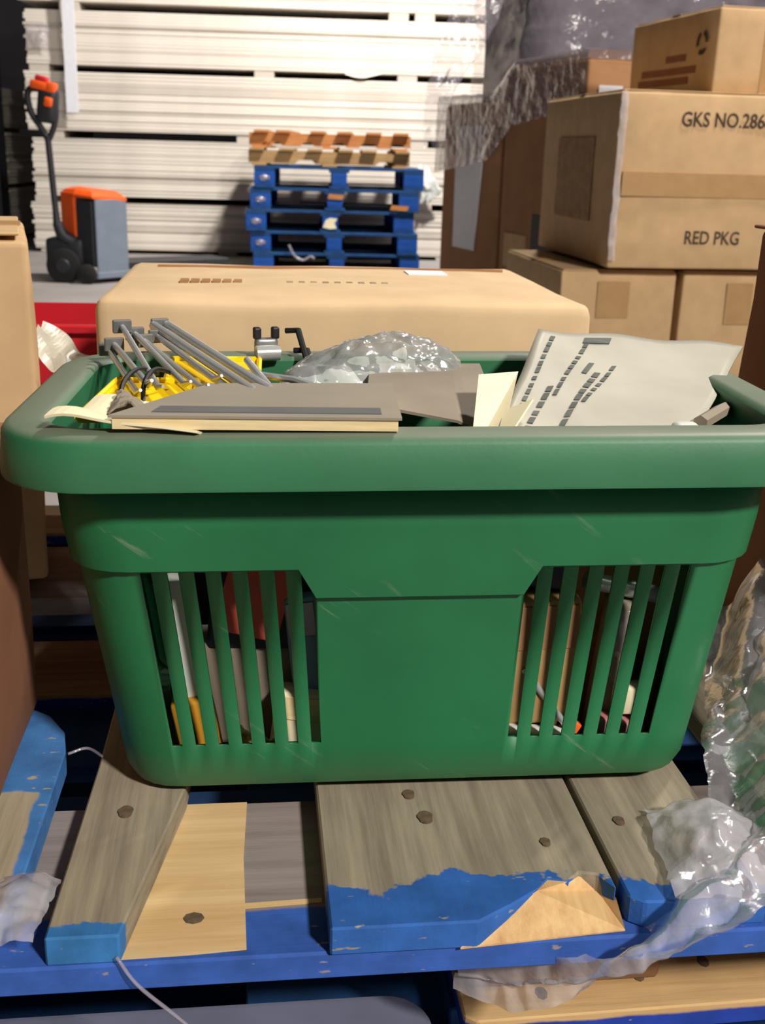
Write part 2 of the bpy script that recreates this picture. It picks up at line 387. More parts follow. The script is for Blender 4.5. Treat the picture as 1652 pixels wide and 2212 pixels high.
# second pile further left, mostly hidden in the dark
for li, (z0, z1) in enumerate([(0.03, 0.44), (0.48, 0.90), (0.94, 1.25)]):
    b = thing('board_bundle', ['lowest', 'middle', 'uppermost'][li] + ' bundle in the dim pile at the far left edge', 'board bundle', (-4.25, 9.75, z0), SHY, 'bundles in the dim left pile')
    me = box_me('board_sheet', (-1.0, 0, 0), (1.0, 1.2, (z1 - z0) / 14 * 0.92), 0.002)
    for i in range(14):
        s = obj('board_sheet', me, M['sheet_b'], b); s.location = (random.uniform(-0.015, 0.015), 0, i * (z1 - z0) / 14)
    if li < 3:
        za = [0, 0.44, 0.90][li]
        for x in (0.7,):
            o = tag(obj('spacer_strip', box_me('spacer_strip', (-0.07, 0, 0), (0.07, 1.1, z0 - za)), M['sheet_b']), 'spacer strip ' + ['on the floor under the dim pile at the far left', 'on the lowest bundle of the dim left pile', 'under the uppermost bundle of the dim left pile'][li], 'spacer', 'spacers of the dim left pile')
            o.location = (-4.25 + x, 9.78 + x * 0.05, za)
# dark steel upright between the piles
t = thing('steel_upright', 'black steel upright standing left of the board bundles', 'post', (-3.20, 9.25, 0), 0)
obj('web', box_me('web', (-0.012, -0.09, 0.012), (0.012, 0.09, 3.2), 0.002), M['black'], t)
obj('flange', box_me('flange', (-0.10, -0.105, 0.012), (0.10, -0.09, 3.2), 0.002), M['black'], t)
obj('flange', box_me('flange', (-0.10, 0.09, 0.012), (0.10, 0.105, 3.2), 0.002), M['black'], t)
obj('base_plate', box_me('base_plate', (-0.16, -0.16, 0), (0.16, 0.16, 0.012), 0.002), M['black'], t)
# white edge protector hanging in front of the bundles
o = tag(obj('edge_protector', prism_me('edge_protector', [(-0.045, -0.01), (0.045, -0.01), (0.045, 0.0), (-0.035, 0.0), (-0.035, 0.06), (-0.045, 0.06)], 0, 0.86, 0.001), M['paper']), 'upright white edge protector strip leaning on the board bundles', 'edge protector')
o.location = (-2.44, 8.962, 1.05); o.rotation_euler = (R(0.5), R(0.6), R(SHY))
o = tag(obj('film_scrap', grid_me('film_scrap', lambda u, v: Vector((0.16 * (u - 0.5), -0.02 * math.sin(u * 3.1) * math.sin(v * 3.1), 0.17 * (v - 0.5))) + crinkle((u, v, 0), 0.02, 3, 5), 14, 14), M['film_dense']), 'crumpled clear film scrap stuck beside the white edge protector', 'film')
o.location = (-2.68, 8.99, 1.58); o.rotation_euler = (0, 0, R(SHY))

# ------------------------------------------------------------------ pallets
def make_pallet(label, mats, W=1.16, D=1.0, wobble=0.0):
    root = thing('pallet', label, 'pallet')
    hw, hd = W / 2, D / 2
    bw = 0.12; me = box_me('deck_board', (-hw, -bw / 2, 0.126), (hw, bw / 2, 0.144), 0.002)
    for i in range(7):
        b = obj('deck_board', me, mats[0], root); b.location = (0, -hd + bw / 2 + i * (D - bw) / 6, 0)
    me = box_me('cross_board', (-0.07, -hd, 0.108), (0.07, hd, 0.126), 0.002); mb = box_me('bottom_board', (-0.07, -hd, 0), (0.07, hd, 0.018), 0.002)
    bl = box_me('block', (-0.07, -0.06, 0.018), (0.07, 0.06, 0.108), 0.004)
    for k, x in enumerate((-hw + 0.07, 0, hw - 0.07)):
        c = obj('cross_board', me, mats[1], root); c.location.x = x
        c = obj('bottom_board', mb, mats[1], root); c.location.x = x
        for y in (-hd + 0.06, 0, hd - 0.06):
            c = obj('block', bl, mats[2 + (k == 1)] if len(mats) > 3 else mats[2], root); c.location = (x * (1.0), y, 0)
            if k == 1: c.scale.x = 0.75
    return root
base = make_pallet('', [M['blue_dull'], M['blue_dull'], M['blue']])
BL = ['lowest blue pallet of the far stack', 'second blue pallet from the floor in the far stack', 'third blue pallet of the far stack, with a pale chip on its middle block', 'fourth blue pallet of the far stack, with a bare wood chip at its right', 'topmost blue pallet of the far stack, under the wooden pallets']
for i, (dx, rz) in enumerate([(0.0, 3.5), (-0.01, 2.4), (-0.055, 4.2), (-0.012, 2.8), (0.012, 3.4)]):
    p = base if i == 0 else copy_tree(base)
    p.location = (-0.40 + dx, 8.42, i * 0.144); p.rotation_euler.z = R(rz)
    tag(p, BL[i], 'pallet', 'blue pallets in the far stack')
    # white printed emblem smudge on the left block
    if i in (1, 2, 3, 4):
        e = obj('printed_emblem', prism_me('printed_emblem', [(0.045 * math.cos(a * 0.524) * (1 if a % 2 else 0.72), 0.026 * math.sin(a * 0.524) * (1 if a % 2 else 0.72)) for a in range(12)], 0, 0.002), M['film_dense'], p)
        e.location = (-0.51, -0.502, 0.064); e.rotation_euler = (R(90), 0, 0)
    if i == 2:
        e = obj('bare_chip', prism_me('bare_chip', [(-0.05, -0.03), (0.0, -0.04), (0.045, -0.035), (0.03, 0.0), (0.05, 0.03), (0.0, 0.035), (-0.03, 0.02)], 0, 0.003), M['cream'], p)
        e.location = (0.0, -0.5025, 0.062); e.rotation_euler = (R(90), 0, 0)
    if i == 3:
        for x, z, s in ((0.0, 0.095, 1.0), (0.44, 0.03, 1.2)):
            e = obj('bare_chip', prism_me('bare_chip', [(-0.05 * s, -0.015), (0.05 * s, -0.018), (0.06 * s, 0.012), (-0.04 * s, 0.018)], 0, 0.003), M['pine_a'], p)
            e.location = (x, -0.5025, z); e.rotation_euler = (R(90), 0, 0)
def wooden_pallet(label, loc, rz, mat, H, notch, seed):
    rnd = random.Random(seed); root = thing('wooden_pallet', label, 'pallet', loc, rz, 'bare wooden pallets on the far stack')
    hw, hd = 0.55, 0.42; poly = [(-hw, 0.016), (-hw, H - 0.018), (hw, H - 0.018), (hw, 0.016)]
    for k in range(notch - 1, -1, -1):
        x = -hw + (k + 0.7) * 2 * hw / notch; poly += [(x + 0.07, 0.016), (x + 0.045, 0.016 + H * 0.22), (x - 0.045, 0.016 + H * 0.22), (x - 0.07, 0.016)]
    for y in (-hd, 0, hd):
        me = prism_me('stringer', [(a, b) for a, b in poly], 0, 0.04, 0.0); o = obj('stringer', me, mat, root); o.rotation_euler = (R(90), 0, 0); o.location = (0, y + 0.02, 0)
    for i in range(6):
        x = -hw + 0.06 + i * (2 * hw - 0.12) / 5
        o = obj('deck_board', box_me('deck_board', (-0.05, -hd - 0.05, H - 0.018), (0.05, hd + 0.05, H), 0.002), mat, root); o.location.x = x + rnd.uniform(-0.015, 0.015); o.rotation_euler.z = R(rnd.uniform(-1.5, 1.5))
    for i in range(3):
        o = obj('bottom_board', box_me('bottom_board', (-0.05, -hd - 0.03, 0), (0.05, hd + 0.03, 0.016), 0.002), mat, root); o.location.x = (-hw + 0.07, 0, hw - 0.07)[i]
    return root
wooden_pallet('tan wooden pallet lying on top of the blue pallets', (-0.46, 8.40, 0.72), 4, M['pine_b'], 0.115, 2, 1)
wooden_pallet('orange-brown battered wooden pallet, uppermost of the far stack', (-0.44, 8.42, 0.835), 1.5, M['pine_a'], 0.115, 5, 2)
o = tag(obj('film_scrap', tube_me('film_scrap', [(-0.70, 7.88, 0.20), (-0.66, 7.87, 0.13), (-0.60, 7.87, 0.10), (-0.55, 7.88, 0.125), (-0.52, 7.88, 0.11)], 0.009, 6, 4), M['film_dense']), 'white film tail hanging on the front of the lowest blue pallet', 'film')

# ------------------------------------------------------------------ electric pallet truck
t = thing('pallet_truck', 'orange and grey electric pallet truck with tall black tiller handle', 'pallet truck', (-1.93, 7.22, 0), 0)
# body: footprint seen corner on
bodyp = [(-0.03, -0.14), (0.10, -0.20), (0.26, -0.02), (0.19, 0.20), (-0.10, 0.16)]
obj('battery_case', prism_me('battery_case', bodyp, 0.10, 0.50, 0.008), M['jack_dark'], t)
obj('side_panel', prism_me('side_panel', [(0.115, -0.203), (0.125, -0.21), (0.272, -0.02), (0.262, -0.012)], 0.06, 0.505, 0.003), M['jack_grey'], t)
obj('side_panel', prism_me('side_panel', [(0.262, -0.012), (0.272, -0.02), (0.20, 0.21), (0.188, 0.205)], 0.06, 0.505, 0.003), M['jack_grey'], t)
obj('skirt', prism_me('skirt', [(0.10, -0.22), (0.13, -0.23), (0.29, -0.02), (0.26, 0.0)], 0.03, 0.07, 0.004), M['jack_grey'], t)
# orange cover: drapes over the top, front apron toward the tiller
obj('cover', prism_me('cover', [(-0.13, -0.06), (-0.02, -0.155), (-0.005, -0.145), (-0.09, 0.17), (-0.115, 0.165)], 0.27, 0.545, 0.008), M['orange'], t)
bm = bmesh.new()
rings = [(0.522, 1.0), (0.535, 1.0), (0.560, 0.86), (0.572, 0.6)]
cpoly = [(-0.125, -0.06), (-0.02, -0.160), (0.11, -0.215), (0.275, -0.02), (0.195, 0.21), (-0.11, 0.17)]
cxm = sum(p[0] for p in cpoly) / 6; cym = sum(p[1] for p in cpoly) / 6; vr = []
for z, s in rings: vr.append([bm.verts.new((cxm + (x - cxm) * s, cym + (y - cym) * s, z - (max(0, x) * 0.10))) for x, y in cpoly])
for a, b in zip(vr, vr[1:]):
    for i in range(6): bm.faces.new((a[i], a[(i + 1) % 6], b[(i + 1) % 6], b[i]))
bm.faces.new(vr[-1]); bm.faces.new(vr[0][::-1])
obj('cover_top', bm_mesh(bm, 'cover_top'), M['orange'], t)
# drive unit, wheels, feet
obj('drive_housing', soft_box_me('drive_housing', 0.24, 0.24, 0.20, 0.03, 3), M['jack_dark'], t, 40).location = (-0.09, -0.06, 0.07)
def wheel_me(r, wd):
    return tube_me('wheel', [(0, -wd / 2, 0), (0, -wd / 2 + 0.006, 0), (0, wd / 2 - 0.006, 0), (0, wd / 2, 0)], [r * 0.86, r, r, r * 0.86], 20)
wm = wheel_me(0.105, 0.075)
o = obj('drive_wheel', wm, M['rubber'], t, 40); o.location = (-0.09, -0.19, 0.105)
o = obj('castor_wheel', wheel_me(0.06, 0.05), M['rubber'], t, 40); o.location = (0.06, -0.24, 0.06)
h = obj('wheel_hub', wheel_me(0.045, 0.09), M['jack_dark'], t, 40); h.location = (-0.09, -0.19, 0.105)
for y in (0.02, 0.16):
    obj('fork', box_me('fork', (0.15, y - 0.0, 0.05), (1.05, y + 0.12, 0.10), 0.006), M['jack_dark'], t).rotation_euler.z = R(38)
    o = obj('fork_wheel', wheel_me(0.04, 0.08), M['rubber'], t, 40); o.location = (0.72 - y * 0.6, 0.62 + y * 0.8, 0.04); o.rotation_euler.z = R(38)
obj('tiller_yoke', tube_me('tiller_yoke', [(0.0, -0.10, 0.235), (-0.05, -0.14, 0.25), (-0.10, -0.16, 0.29), (-0.125, -0.17, 0.36)], [0.05, 0.045, 0.038, 0.03], 10, 4), M['jack_dark'], t, 50)
obj('tiller_shaft', tube_me('tiller_shaft', [(-0.125, -0.17, 0.35), (-0.135, -0.17, 0.55), (-0.150, -0.17, 0.87)], [0.026, 0.022, 0.020, 0.020, 0.020, 0.020, 0.020, 0.020, 0.02], 10, 4), M['jack_dark'], t, 50)
head = obj('tiller_head', soft_box_me('tiller_head', 0.12, 0.10, 0.20, 0.03, 3), M['jack_dark'], t, 40); head.location = (-0.150, -0.17, 0.940); head.rotation_euler = (0, R(8), 0)
obj('grip_loop', tube_me('grip_loop', [(-0.150, -0.17, 0.850), (-0.190, -0.17, 0.920), (-0.240, -0.17, 1.000), (-0.255, -0.17, 1.100), (-0.225, -0.17, 1.135), (-0.165, -0.17, 1.130)], 0.020, 8, 4), M['jack_dark'], t, 50)
obj('grip_loop', tube_me('grip_loop', [(-0.140, -0.17, 0.850), (-0.105, -0.17, 0.930), (-0.090, -0.17, 1.020), (-0.105, -0.17, 1.100), (-0.145, -0.17, 1.135)], 0.018, 8, 4), M['jack_dark'], t, 50)
for (x, z, s, mt, nm) in ((-0.170, 1.125, (0.12, 0.07, 0.05), 'orange', 'thumb_lever'), (-0.110, 1.110, (0.06, 0.07, 0.06), 'orange', 'thumb_lever'), (-0.160, 1.170, (0.075, 0.06, 0.035), 'red_button', 'stop_button'), (-0.125, 1.030, (0.05, 0.03, 0.055), 'orange', 'key_panel')):
    o = obj(nm, soft_box_me(nm, *s, 0.012, 2), M[mt], t, 40); o.location = (x, -0.19 if nm != 'key_panel' else -0.222, z)
    o.rotation_euler = (0, R(12), 0)

# ------------------------------------------------------------------ cartons
def carton(label, loc, size, yaw, mat='card', r=0.006, bulge=0.004, jit=0.002, seed=0, flaps=True, tape=True, group=None, flare=0.0, name='cardboard_box', taper=None):
    root = thing(name, label, 'box', loc, yaw, group)
    sx, sy, sz = size
    body = obj('box_body', soft_box_me('box_body', sx, sy, sz, r, 6, bulge, jit, seed, flare), M[mat], root, 50)
    if flaps:
        for s in (-1, 1):
            f = obj('top_flap', box_me('top_flap', (-sx / 2 + r, 0.002 if s > 0 else -sy / 2 + r, 0), (sx / 2 - r, sy / 2 - r if s > 0 else -0.002, 0.003), 0.001), M[mat], root); f.location.z = sz + bulge * 0.3
    if tape:
        obj('tape', box_me('tape', (-sx / 2 + 0.004, -0.025, sz + bulge * 0.3 + 0.003), (sx / 2 - 0.004, 0.025, sz + bulge * 0.3 + 0.0042)), M['tape'], root)
    return root
def yawed(corner, yaw, sx, sy):
    """centre of a box whose near-left corner is given"""
    a = R(yaw); return (corner[0] + math.cos(a) * sx / 2 - math.sin(a) * sy / 2, corner[1] + math.sin(a) * sx / 2 + math.cos(a) * sy / 2)

# stack on the right, on two pallets
SY = 8.0
for lab, (cx, cy) in (('floor pallet under the stencilled cartons at right', yawed((0.50, 2.98), SY, 1.16, 1.0)), ('floor pallet under the film-wrapped cartons', yawed((0.58, 4.02), 14, 1.16, 1.0))):
    p = copy_tree(base); tag(p, lab, 'pallet'); p['group'] = 'pallets under the carton stacks'; p.location = (cx, cy, 0); p.rotation_euler.z = R(SY if cy < 4 else 14)
    for ch in list(p.children):
        if ch.name.startswith('printed'): bpy.data.objects.remove(ch)
x, y = yawed((0.462, 3.03), SY, 0.322, 0.62); low1 = carton('lower carton with square tape patch, below the stencilled carton', (x, y, 0.144), (0.322, 0.62, 0.398), SY, 'card', seed=1, group='cartons in the lower layer at right')
obj('tape_patch', box_me('tape_patch', (-0.06, -0.3165, 0.275), (0.03, -0.3145, 0.372)), M['tape'], low1)
x, y = yawed((0.800, 3.075), SY, 0.40, 0.60); low2 = carton('lower carton right of the dark gap, beneath the stencilled carton', (x, y, 0.144), (0.40, 0.60, 0.398), SY, 'card', seed=2, group='cartons in the lower layer at right')
obj('tape_patch', box_me('tape_patch', (-0.075, -0.3065, 0.26), (0.0, -0.3045, 0.372)), M['tape'], low2)
obj('printed_text', box_me('printed_text', (-0.165, -0.3068, 0.192), (-0.06, -0.305, 0.202)), M['ink_faded'], low2)
x, y = yawed((0.575, 3.0), SY, 0.56, 0.70); gk = carton('large carton stencilled with black capital lettering on its lit front', (x, y, 0.556), (0.56, 0.70, 0.440), SY, 'card', r=0.008, bulge=0.006, seed=3)
fy = -0.35 - 0.0050
front_text(gk, 'GKS NO.2868', 0.050, -0.118, 0.360, fy, M['ink'], 0.83)
front_text(gk, 'RED PKG', 0.048, -0.078, 0.066, fy, M['ink'], 0.80)
obj('tape', box_me('tape', (-0.262, -0.3585, 0.185), (0.275, -0.352, 0.245)), M['tape'], gk)
obj('corner_film', grid_me('corner_film', lambda u, v: Vector((-0.284 + 0.018 * u, -0.359 + 0.0 * u, 0.02 + 0.42 * v)) + crinkle((u, v * 9, 0), 0.006, 1.5, 8), 4, 40), M['film'], gk)
obj('printed_panel', box_me('printed_panel', (-0.2875, -0.18, 0.11), (-0.2855, 0.16, 0.33)), M['card_print'], gk)
x, y = yawed((0.828, 3.10), 13, 0.46, 0.52); up = carton('topmost carton at upper right, with recycling mark on its shaded side', (x, y, 1.003), (0.46, 0.52, 0.205), 13, 'card', r=0.006, seed=4)
obj('tape', box_me('tape', (-0.10, -0.2645, 0.0), (0.04, -0.2625, 0.203)), M['tape'], up)
# recycling mark: three bent arrows in a ring
for k in range(3):
    pts = []
    for a in range(0, 8): an = R(k * 120 + a * 11); pts.append((0.030 * math.cos(an), 0.030 * math.sin(an)))
    for a in range(7, -1, -1): an = R(k * 120 + a * 11); pts.append((0.019 * math.cos(an), 0.019 * math.sin(an)))
    e = obj('recycling_mark', prism_me('recycling_mark', pts, 0, 0.001), M['ink'], up); e.rotation_euler = (R(90), 0, R(-90)); e.location = (-0.2345, -0.185, 0.125)
for (ya, yb, z) in ((-0.10, 0.02, 0.095), (-0.16, 0.17, 0.062), (-0.12, 0.19, 0.036)):
    obj('printed_text', box_me('printed_text', (-0.2345, ya, z - 0.009), (-0.2325, yb, z + 0.009)), M['card_red'], up)
# film wrapped cartons behind
WY = 19.0
def along(c, d, yaw): a = R(yaw); return (c[0] - math.sin(a) * d, c[1] + math.cos(a) * d)
cA = (0.645, 3.98); cB = along(cA, 0.66, WY)
x, y = yawed(cA, WY, 0.55, 0.64); wa = carton('tall wrapped carton with square white label, behind the stencilled carton', (x, y, 0.144), (0.55, 0.64, 1.00), WY, 'card_dark', r=0.01, bulge=0.006, seed=5)
obj('address_label', box_me('address_label', (-0.235, -0.3285, 0.805), (-0.145, -0.3265, 0.92)), M['paper'], wa)
obj('printed_text', box_me('printed_text', (-0.20, -0.3292, 0.82), (-0.165, -0.3284, 0.828)), M['ink_grey'], wa)
obj('hole_and_gap_shade', box_me('hole_and_gap_shade', (-0.2835, -0.16, 0.24), (-0.276, 0.02, 0.48), 0.002), M['black'], wa)  # black slab stands in for the shaded gap between the cartons
obj('lit_patch', box_me('lit_patch', (-0.283, 0.06, 0.27), (-0.276, 0.26, 0.40), 0.002), M['card'], wa)  # paler card laid on to imitate light falling on this side
x, y = yawed(cB, WY, 0.55, 0.62); wb = carton('tall wrapped carton with hanging paper sheet, nearest the board bundles', (x, y, 0.144), (0.55, 0.62, 0.885), WY, 'card_dark', r=0.01, bulge=0.006, seed=6)
obj('document_sheet', mesh('document_sheet', [(-0.2845, -0.10, 0.30), (-0.2845, 0.14, 0.30), (-0.2845, 0.15, 0.80), (-0.2845, -0.16, 0.80), (-0.2825, -0.10, 0.30), (-0.2825, 0.14, 0.30), (-0.2825, 0.15, 0.80), (-0.2825, -0.16, 0.80)], [(0, 1, 2, 3), (7, 6, 5, 4), (0, 4, 5, 1), (1, 5, 6, 2), (2, 6, 7, 3), (3, 7, 4, 0)]), M['paper'], wb)
# film draped over the two wrapped cartons
def drape(u, v):
    # u along the row (near to far), v from the front face up over the top
    d = -0.02 + u * 1.36; c = along(cA, d, WY); topz = 1.16 - 0.11 * max(0, min(1, (d - 0.55) / 0.2))
    a = R(WY); nx, ny = -math.cos(a), -math.sin(a)
    if v < 0.45: k = v / 0.45; out = 0.016; z = topz - 0.30 * (1 - k) * (0.55 + 0.45 * u); off = -out
    else: k = (v - 0.45) / 0.55; z = topz + 0.012; off = -0.016 + k * 0.62
    p = Vector((c[0] - nx * off, c[1] - ny * off, z))
    q = crinkle(p, 0.014, 5, 2)
    if v < 0.45: q = Vector((nx, ny, 0)) * abs(q.x + q.y) * 0.8
    else: q = Vector((0, 0, abs(q.z) + 0.3 * abs(q.x)))
    return p + q
o = tag(obj('stretch_film', grid_me('stretch_film', drape, 70, 44), M['film_dense']), 'crinkled stretch film draped over the tall wrapped cartons', 'film')
# big wrapped load behind
ld = thing('wrapped_load', 'bulky load in crinkled lilac stretch film behind the cartons', 'wrapped load', (1.42, 6.15, 0), 12)
obj('load_core', soft_box_me('load_core', 1.75, 1.0, 2.25, 0.10, 8, 0.03, 0.05, 4), M['load'], ld, 60).location.z = 0.144
def wrapf(u, v):
    p = Vector((-0.98 + 1.96 * u, -0.60, 0.20 + 2.3 * v)); ed = 0.10
    if u < 0.12: k = 1 - u / 0.12; p.y += 0.9 * k; p.x = -0.96 - 0.02 * k
    if u > 0.88: k = (u - 0.88) / 0.12; p.y += 0.9 * k; p.x = 0.96 + 0.02 * k
    q = crinkle(p, 0.10, 4.2, 1); q2 = crinkle(p, 0.03, 14, 3)
    return p + Vector((q.x * 0.5, -abs(q.y) * 0.5, q.z * 0.3)) + Vector((q2.x, -abs(q2.y), q2.z))
obj('stretch_film', grid_me('stretch_film', wrapf, 90, 100), M['film_dense'], ld)
lp = copy_tree(base); tag(lp, 'floor pallet under the bulky wrapped load', 'pallet'); lp['group'] = 'pallets under the carton stacks'; lp.location = (1.42, 6.15, 0); lp.rotation_euler.z = R(12)
# loose film veil hanging from the load toward the boards
o = tag(obj('stretch_film', ribbon_me('stretch_film', [(0.62, 5.42, 2.1), (0.50, 5.40, 1.75), (0.36, 5.38, 1.45), (0.26, 5.36, 1.22), (0.20, 5.34, 1.04), (0.17, 5.33, 0.86)], [(0.14, 0, 0.03), (0.13, 0, 0.04), (0.12, 0, 0.04), (0.10, 0, 0.03), (0.06, 0, 0.02), (0.03, 0, 0)], 24, 70, 0.022, 9, 6), M['film_dense']), 'loose veil of film hanging between wrapped cartons and board bundles', 'film')
o = tag(obj('film_bunch', ribbon_me('film_bunch', [(0.23, 9.06, 0.72), (0.25, 9.04, 0.66), (0.29, 9.03, 0.60), (0.30, 9.05, 0.53), (0.27, 9.06, 0.47)], [(0.03, 0.02, 0), (0.06, 0.03, 0), (0.08, 0.03, 0), (0.07, 0.02, 0), (0.04, 0.02, 0)], 14, 30, 0.02, 12, 5), M['white_plastic'], None, 170), 'white bunched film hanging beside the right end of the blue pallets', 'film')

# ------------------------------------------------------------------ pallet stack under the basket
PY = 7.0
def pallet_frame(name, label, group=None): return thing(name, label, 'pallet', (0, 0.510, 0), PY, group)
tp = pallet_frame('pallet', 'battered blue and bare wood pallet that carries the green basket', 'pallets under the basket')
Z0, Z1 = 0.414, 0.432
def board(name, poly, mat, z0=Z0, z1=Z1, parent=tp, bev=0.0012, label=None):
    o = obj(name, prism_me(name, poly, z0, z1, bev), M[mat], parent)
    if label: o['label'] = label
    return o
board('deck_board', [(-0.33, 0.03), (-0.196, 0.022), (-0.193, 0.195), (-0.198, 0.225), (-0.212, 0.25), (-0.235, 0.268), (-0.27, 0.275), (-0.33, 0.27)], 'deck_edge')
b1 = board('deck_board', [(-0.1748, 0.0012), (-0.1356, 0.0010), (-0.108, 0.145), (-0.098, 0.30), (-0.098, 1.18), (-0.166, 1.18), (-0.166, 0.30), (-0.168, 0.177)], 'deck_mid')
b2 = board('deck_board', [(-0.0225, -0.003), (0.060, -0.003), (0.082, 0.010), (0.100, 0.022), (0.108, 0.031), (0.118, 0.027), (0.128, 0.036), (0.1385, 0.033), (0.1455, 0.020), (0.1475, 0.5), (0.1475, 1.18), (-0.0195, 1.18)], 'deck_big')
b3 = board('deck_board', [(0.1500, 0.012), (0.158, 0.006), (0.19, 0.004), (0.2305, 0.004), (0.2305, 1.18), (0.1500, 1.18)], 'deck_big')
board('deck_board', [(0.272, 0.004), (0.385, 0.006), (0.385, 1.18), (0.272, 1.18)], 'deck_big')
board('deck_board', [(0.43, 0.004), (0.555, 0.006), (0.555, 1.18), (0.43, 1.18)], 'deck_plain')
board('deck_board', [(-0.50, 0.004), (-0.38, 0.006), (-0.38, 1.18), (-0.50, 1.18)], 'deck_plain')
# splintered end of the big board: lower half of the thickness left standing, pale
sp = obj('splintered_end', mesh('splintered_end', *(lambda top, bot: (top + bot, [(0, 1, 2, 3, 4, 5, 6, 7), (15, 14, 13, 12, 11, 10, 9, 8)] + [(i, i + 8, (i + 1) % 8 + 8, (i + 1) % 8) for i in range(8)]))(
    [(0.050, -0.0035, 0.4155), (0.147, 0.004, 0.4150), (0.1462, 0.021, 0.424), (0.139, 0.034, 0.420), (0.128, 0.037, 0.430), (0.118, 0.028, 0.4315), (0.107, 0.0305, 0.4315), (0.098, 0.0205, 0.4318)],
    [(0.050, -0.0035, 0.4142), (0.147, 0.004, 0.4142), (0.1462, 0.021, 0.4142), (0.139, 0.034, 0.4142), (0.128, 0.037, 0.4142), (0.118, 0.028, 0.4142), (0.107, 0.0305, 0.4142), (0.098, 0.0205, 0.4142)])), M['fresh_y'], tp)
sp['label'] = 'pale splintered wood where the board end broke off'
# knots and nail heads
for par, (x, y), r in ((b1, (-0.144, 0.118), 0.0048), (b2, (0.045, 0.098), 0.005), (b2, (0.115, 0.066), 0.0032), (b3, (0.168, 0.085), 0.0036), (b2, (0.038, 0.125), 0.004)):
    o = obj('knot', prism_me('knot', [(r * (1.05 if k % 3 else 0.9) * math.cos(k * 0.3927), r * 1.4 * math.sin(k * 0.3927)) for k in range(16)], 0, 0.0008), M['knot'], par); o.location = (x, y, Z1 + 0.0001)
# cross boards
cb = obj('cross_board', box_me('cross_board', (-0.58, 0.0, 0.396), (0.58, 0.152, 0.414), 0.0015), M['cross_front'], tp)
bp = obj('bare_patch', prism_me('bare_patch', [(-0.160, 0.003), (-0.100, 0.004), (-0.068, 0.006), (-0.070, 0.09), (-0.068, 0.1515), (-0.160, 0.1515)], 0.4140, 0.4146), M['fresh'], cb); bp['label'] = 'pale bare wood where a deck board is missing'
o = obj('paint_gap', prism_me('paint_gap', [(-0.069, 0.041), (-0.024, 0.043), (-0.024, 0.047), (-0.069, 0.0455)], 0.4140, 0.4145), M['fresh'], cb)
o = obj('knot', prism_me('knot', [(0.006 * math.cos(k * 0.785), 0.005 * math.sin(k * 0.785)) for k in range(8)], 0, 0.0005), M['knot'], cb); o.location = (-0.098, 0.034, 0.4146)
for y in (0.52, 1.03):
    obj('cross_board', box_me('cross_board', (-0.58, y, 0.396), (0.58, y + 0.15, 0.414), 0.0015), M['cross'], tp)
for y in (0.085, 0.53, 1.03):
    for x in (-0.57, 0.078, 0.44):
        obj('block', box_me('block', (x, y, 0.306), (x + 0.13, y + 0.12, 0.396), 0.003), M['block'], tp)
bbp = [(0.070, 0.064), (0.078, 0.058), (0.58, 0.066), (0.58, 0.20), (0.070, 0.20)]
bb = board('bottom_board', bbp, 'raw', 0.288, 0.306); bb['label'] = 'raw pine bottom board with blue front edge'
for x, y in ((0.125, 0.079), (0.195, 0.09), (0.245, 0.10)):
    o = obj('knot', prism_me('knot', [(0.004 * math.cos(k * 0.785), 0.006 * math.sin(k * 0.785)) for k in range(8)], 0, 0.0006), M['knot'], bb); o.location = (x, y, 0.306)
board('bottom_board', [(-0.58, 0.085), (-0.43, 0.085), (-0.43, 1.18), (-0.58, 1.18)], 'grey_paint', 0.288, 0.306)
for y in (0.53, 1.03): board('bottom_board', [(-0.42, y), (0.58, y), (0.58, y + 0.13), (-0.42, y + 0.13)], 'raw', 0.288, 0.306)
# second and third pallet of the stack
sp2 = pallet_frame('pallet', 'grey-blue pallet directly below the basket pallet', 'pallets under the basket')
rc = [(0.052 - 0.03 + 0.03 * math.cos(R(a)), 0.107 - 0.03 + 0.03 * math.sin(R(a))) for a in range(0, 91, 15)]
board('deck_board', [(-0.42, 0.015), (0.052, 0.02)] + rc + [(-0.42, 0.107)], 'grey_paint', 0.270, 0.288, sp2)
board('deck_board', [(0.066, 0.09), (0.58, 0.09), (0.58, 0.20), (0.066, 0.20)], 'blue_dull', 0.270, 0.288, sp2)
for y in (0.26, 0.42, 0.58, 0.74, 0.90, 1.06): board('deck_board', [(-0.58, y), (0.58, y), (0.58, y + 0.11), (-0.58, y + 0.11)], 'blue_dull', 0.270, 0.288, sp2)
for x in (-0.58, -0.07, 0.44):
    board('cross_board', [(x, 0.03), (x + 0.14, 0.03), (x + 0.14, 1.17), (x, 1.17)], 'blue_dull', 0.252, 0.270, sp2)
    board('bottom_board', [(x, 0.03), (x + 0.14, 0.03), (x + 0.14, 1.17), (x, 1.17)], 'blue_dull', 0.144, 0.162, sp2)
    for y in (0.05, 0.53, 1.03): obj('block', box_me('block', (x, y, 0.162), (x + 0.14, y + 0.12, 0.252), 0.003), M['blue'], sp2)
p = copy_tree(base); tag(p, 'bottom pallet of the stack under the basket, on the floor', 'pallet', 'pallets under the basket'); p.location = (-0.075, 1.11, 0); p.rotation_euler.z = R(PY); p.scale.y = 1.15

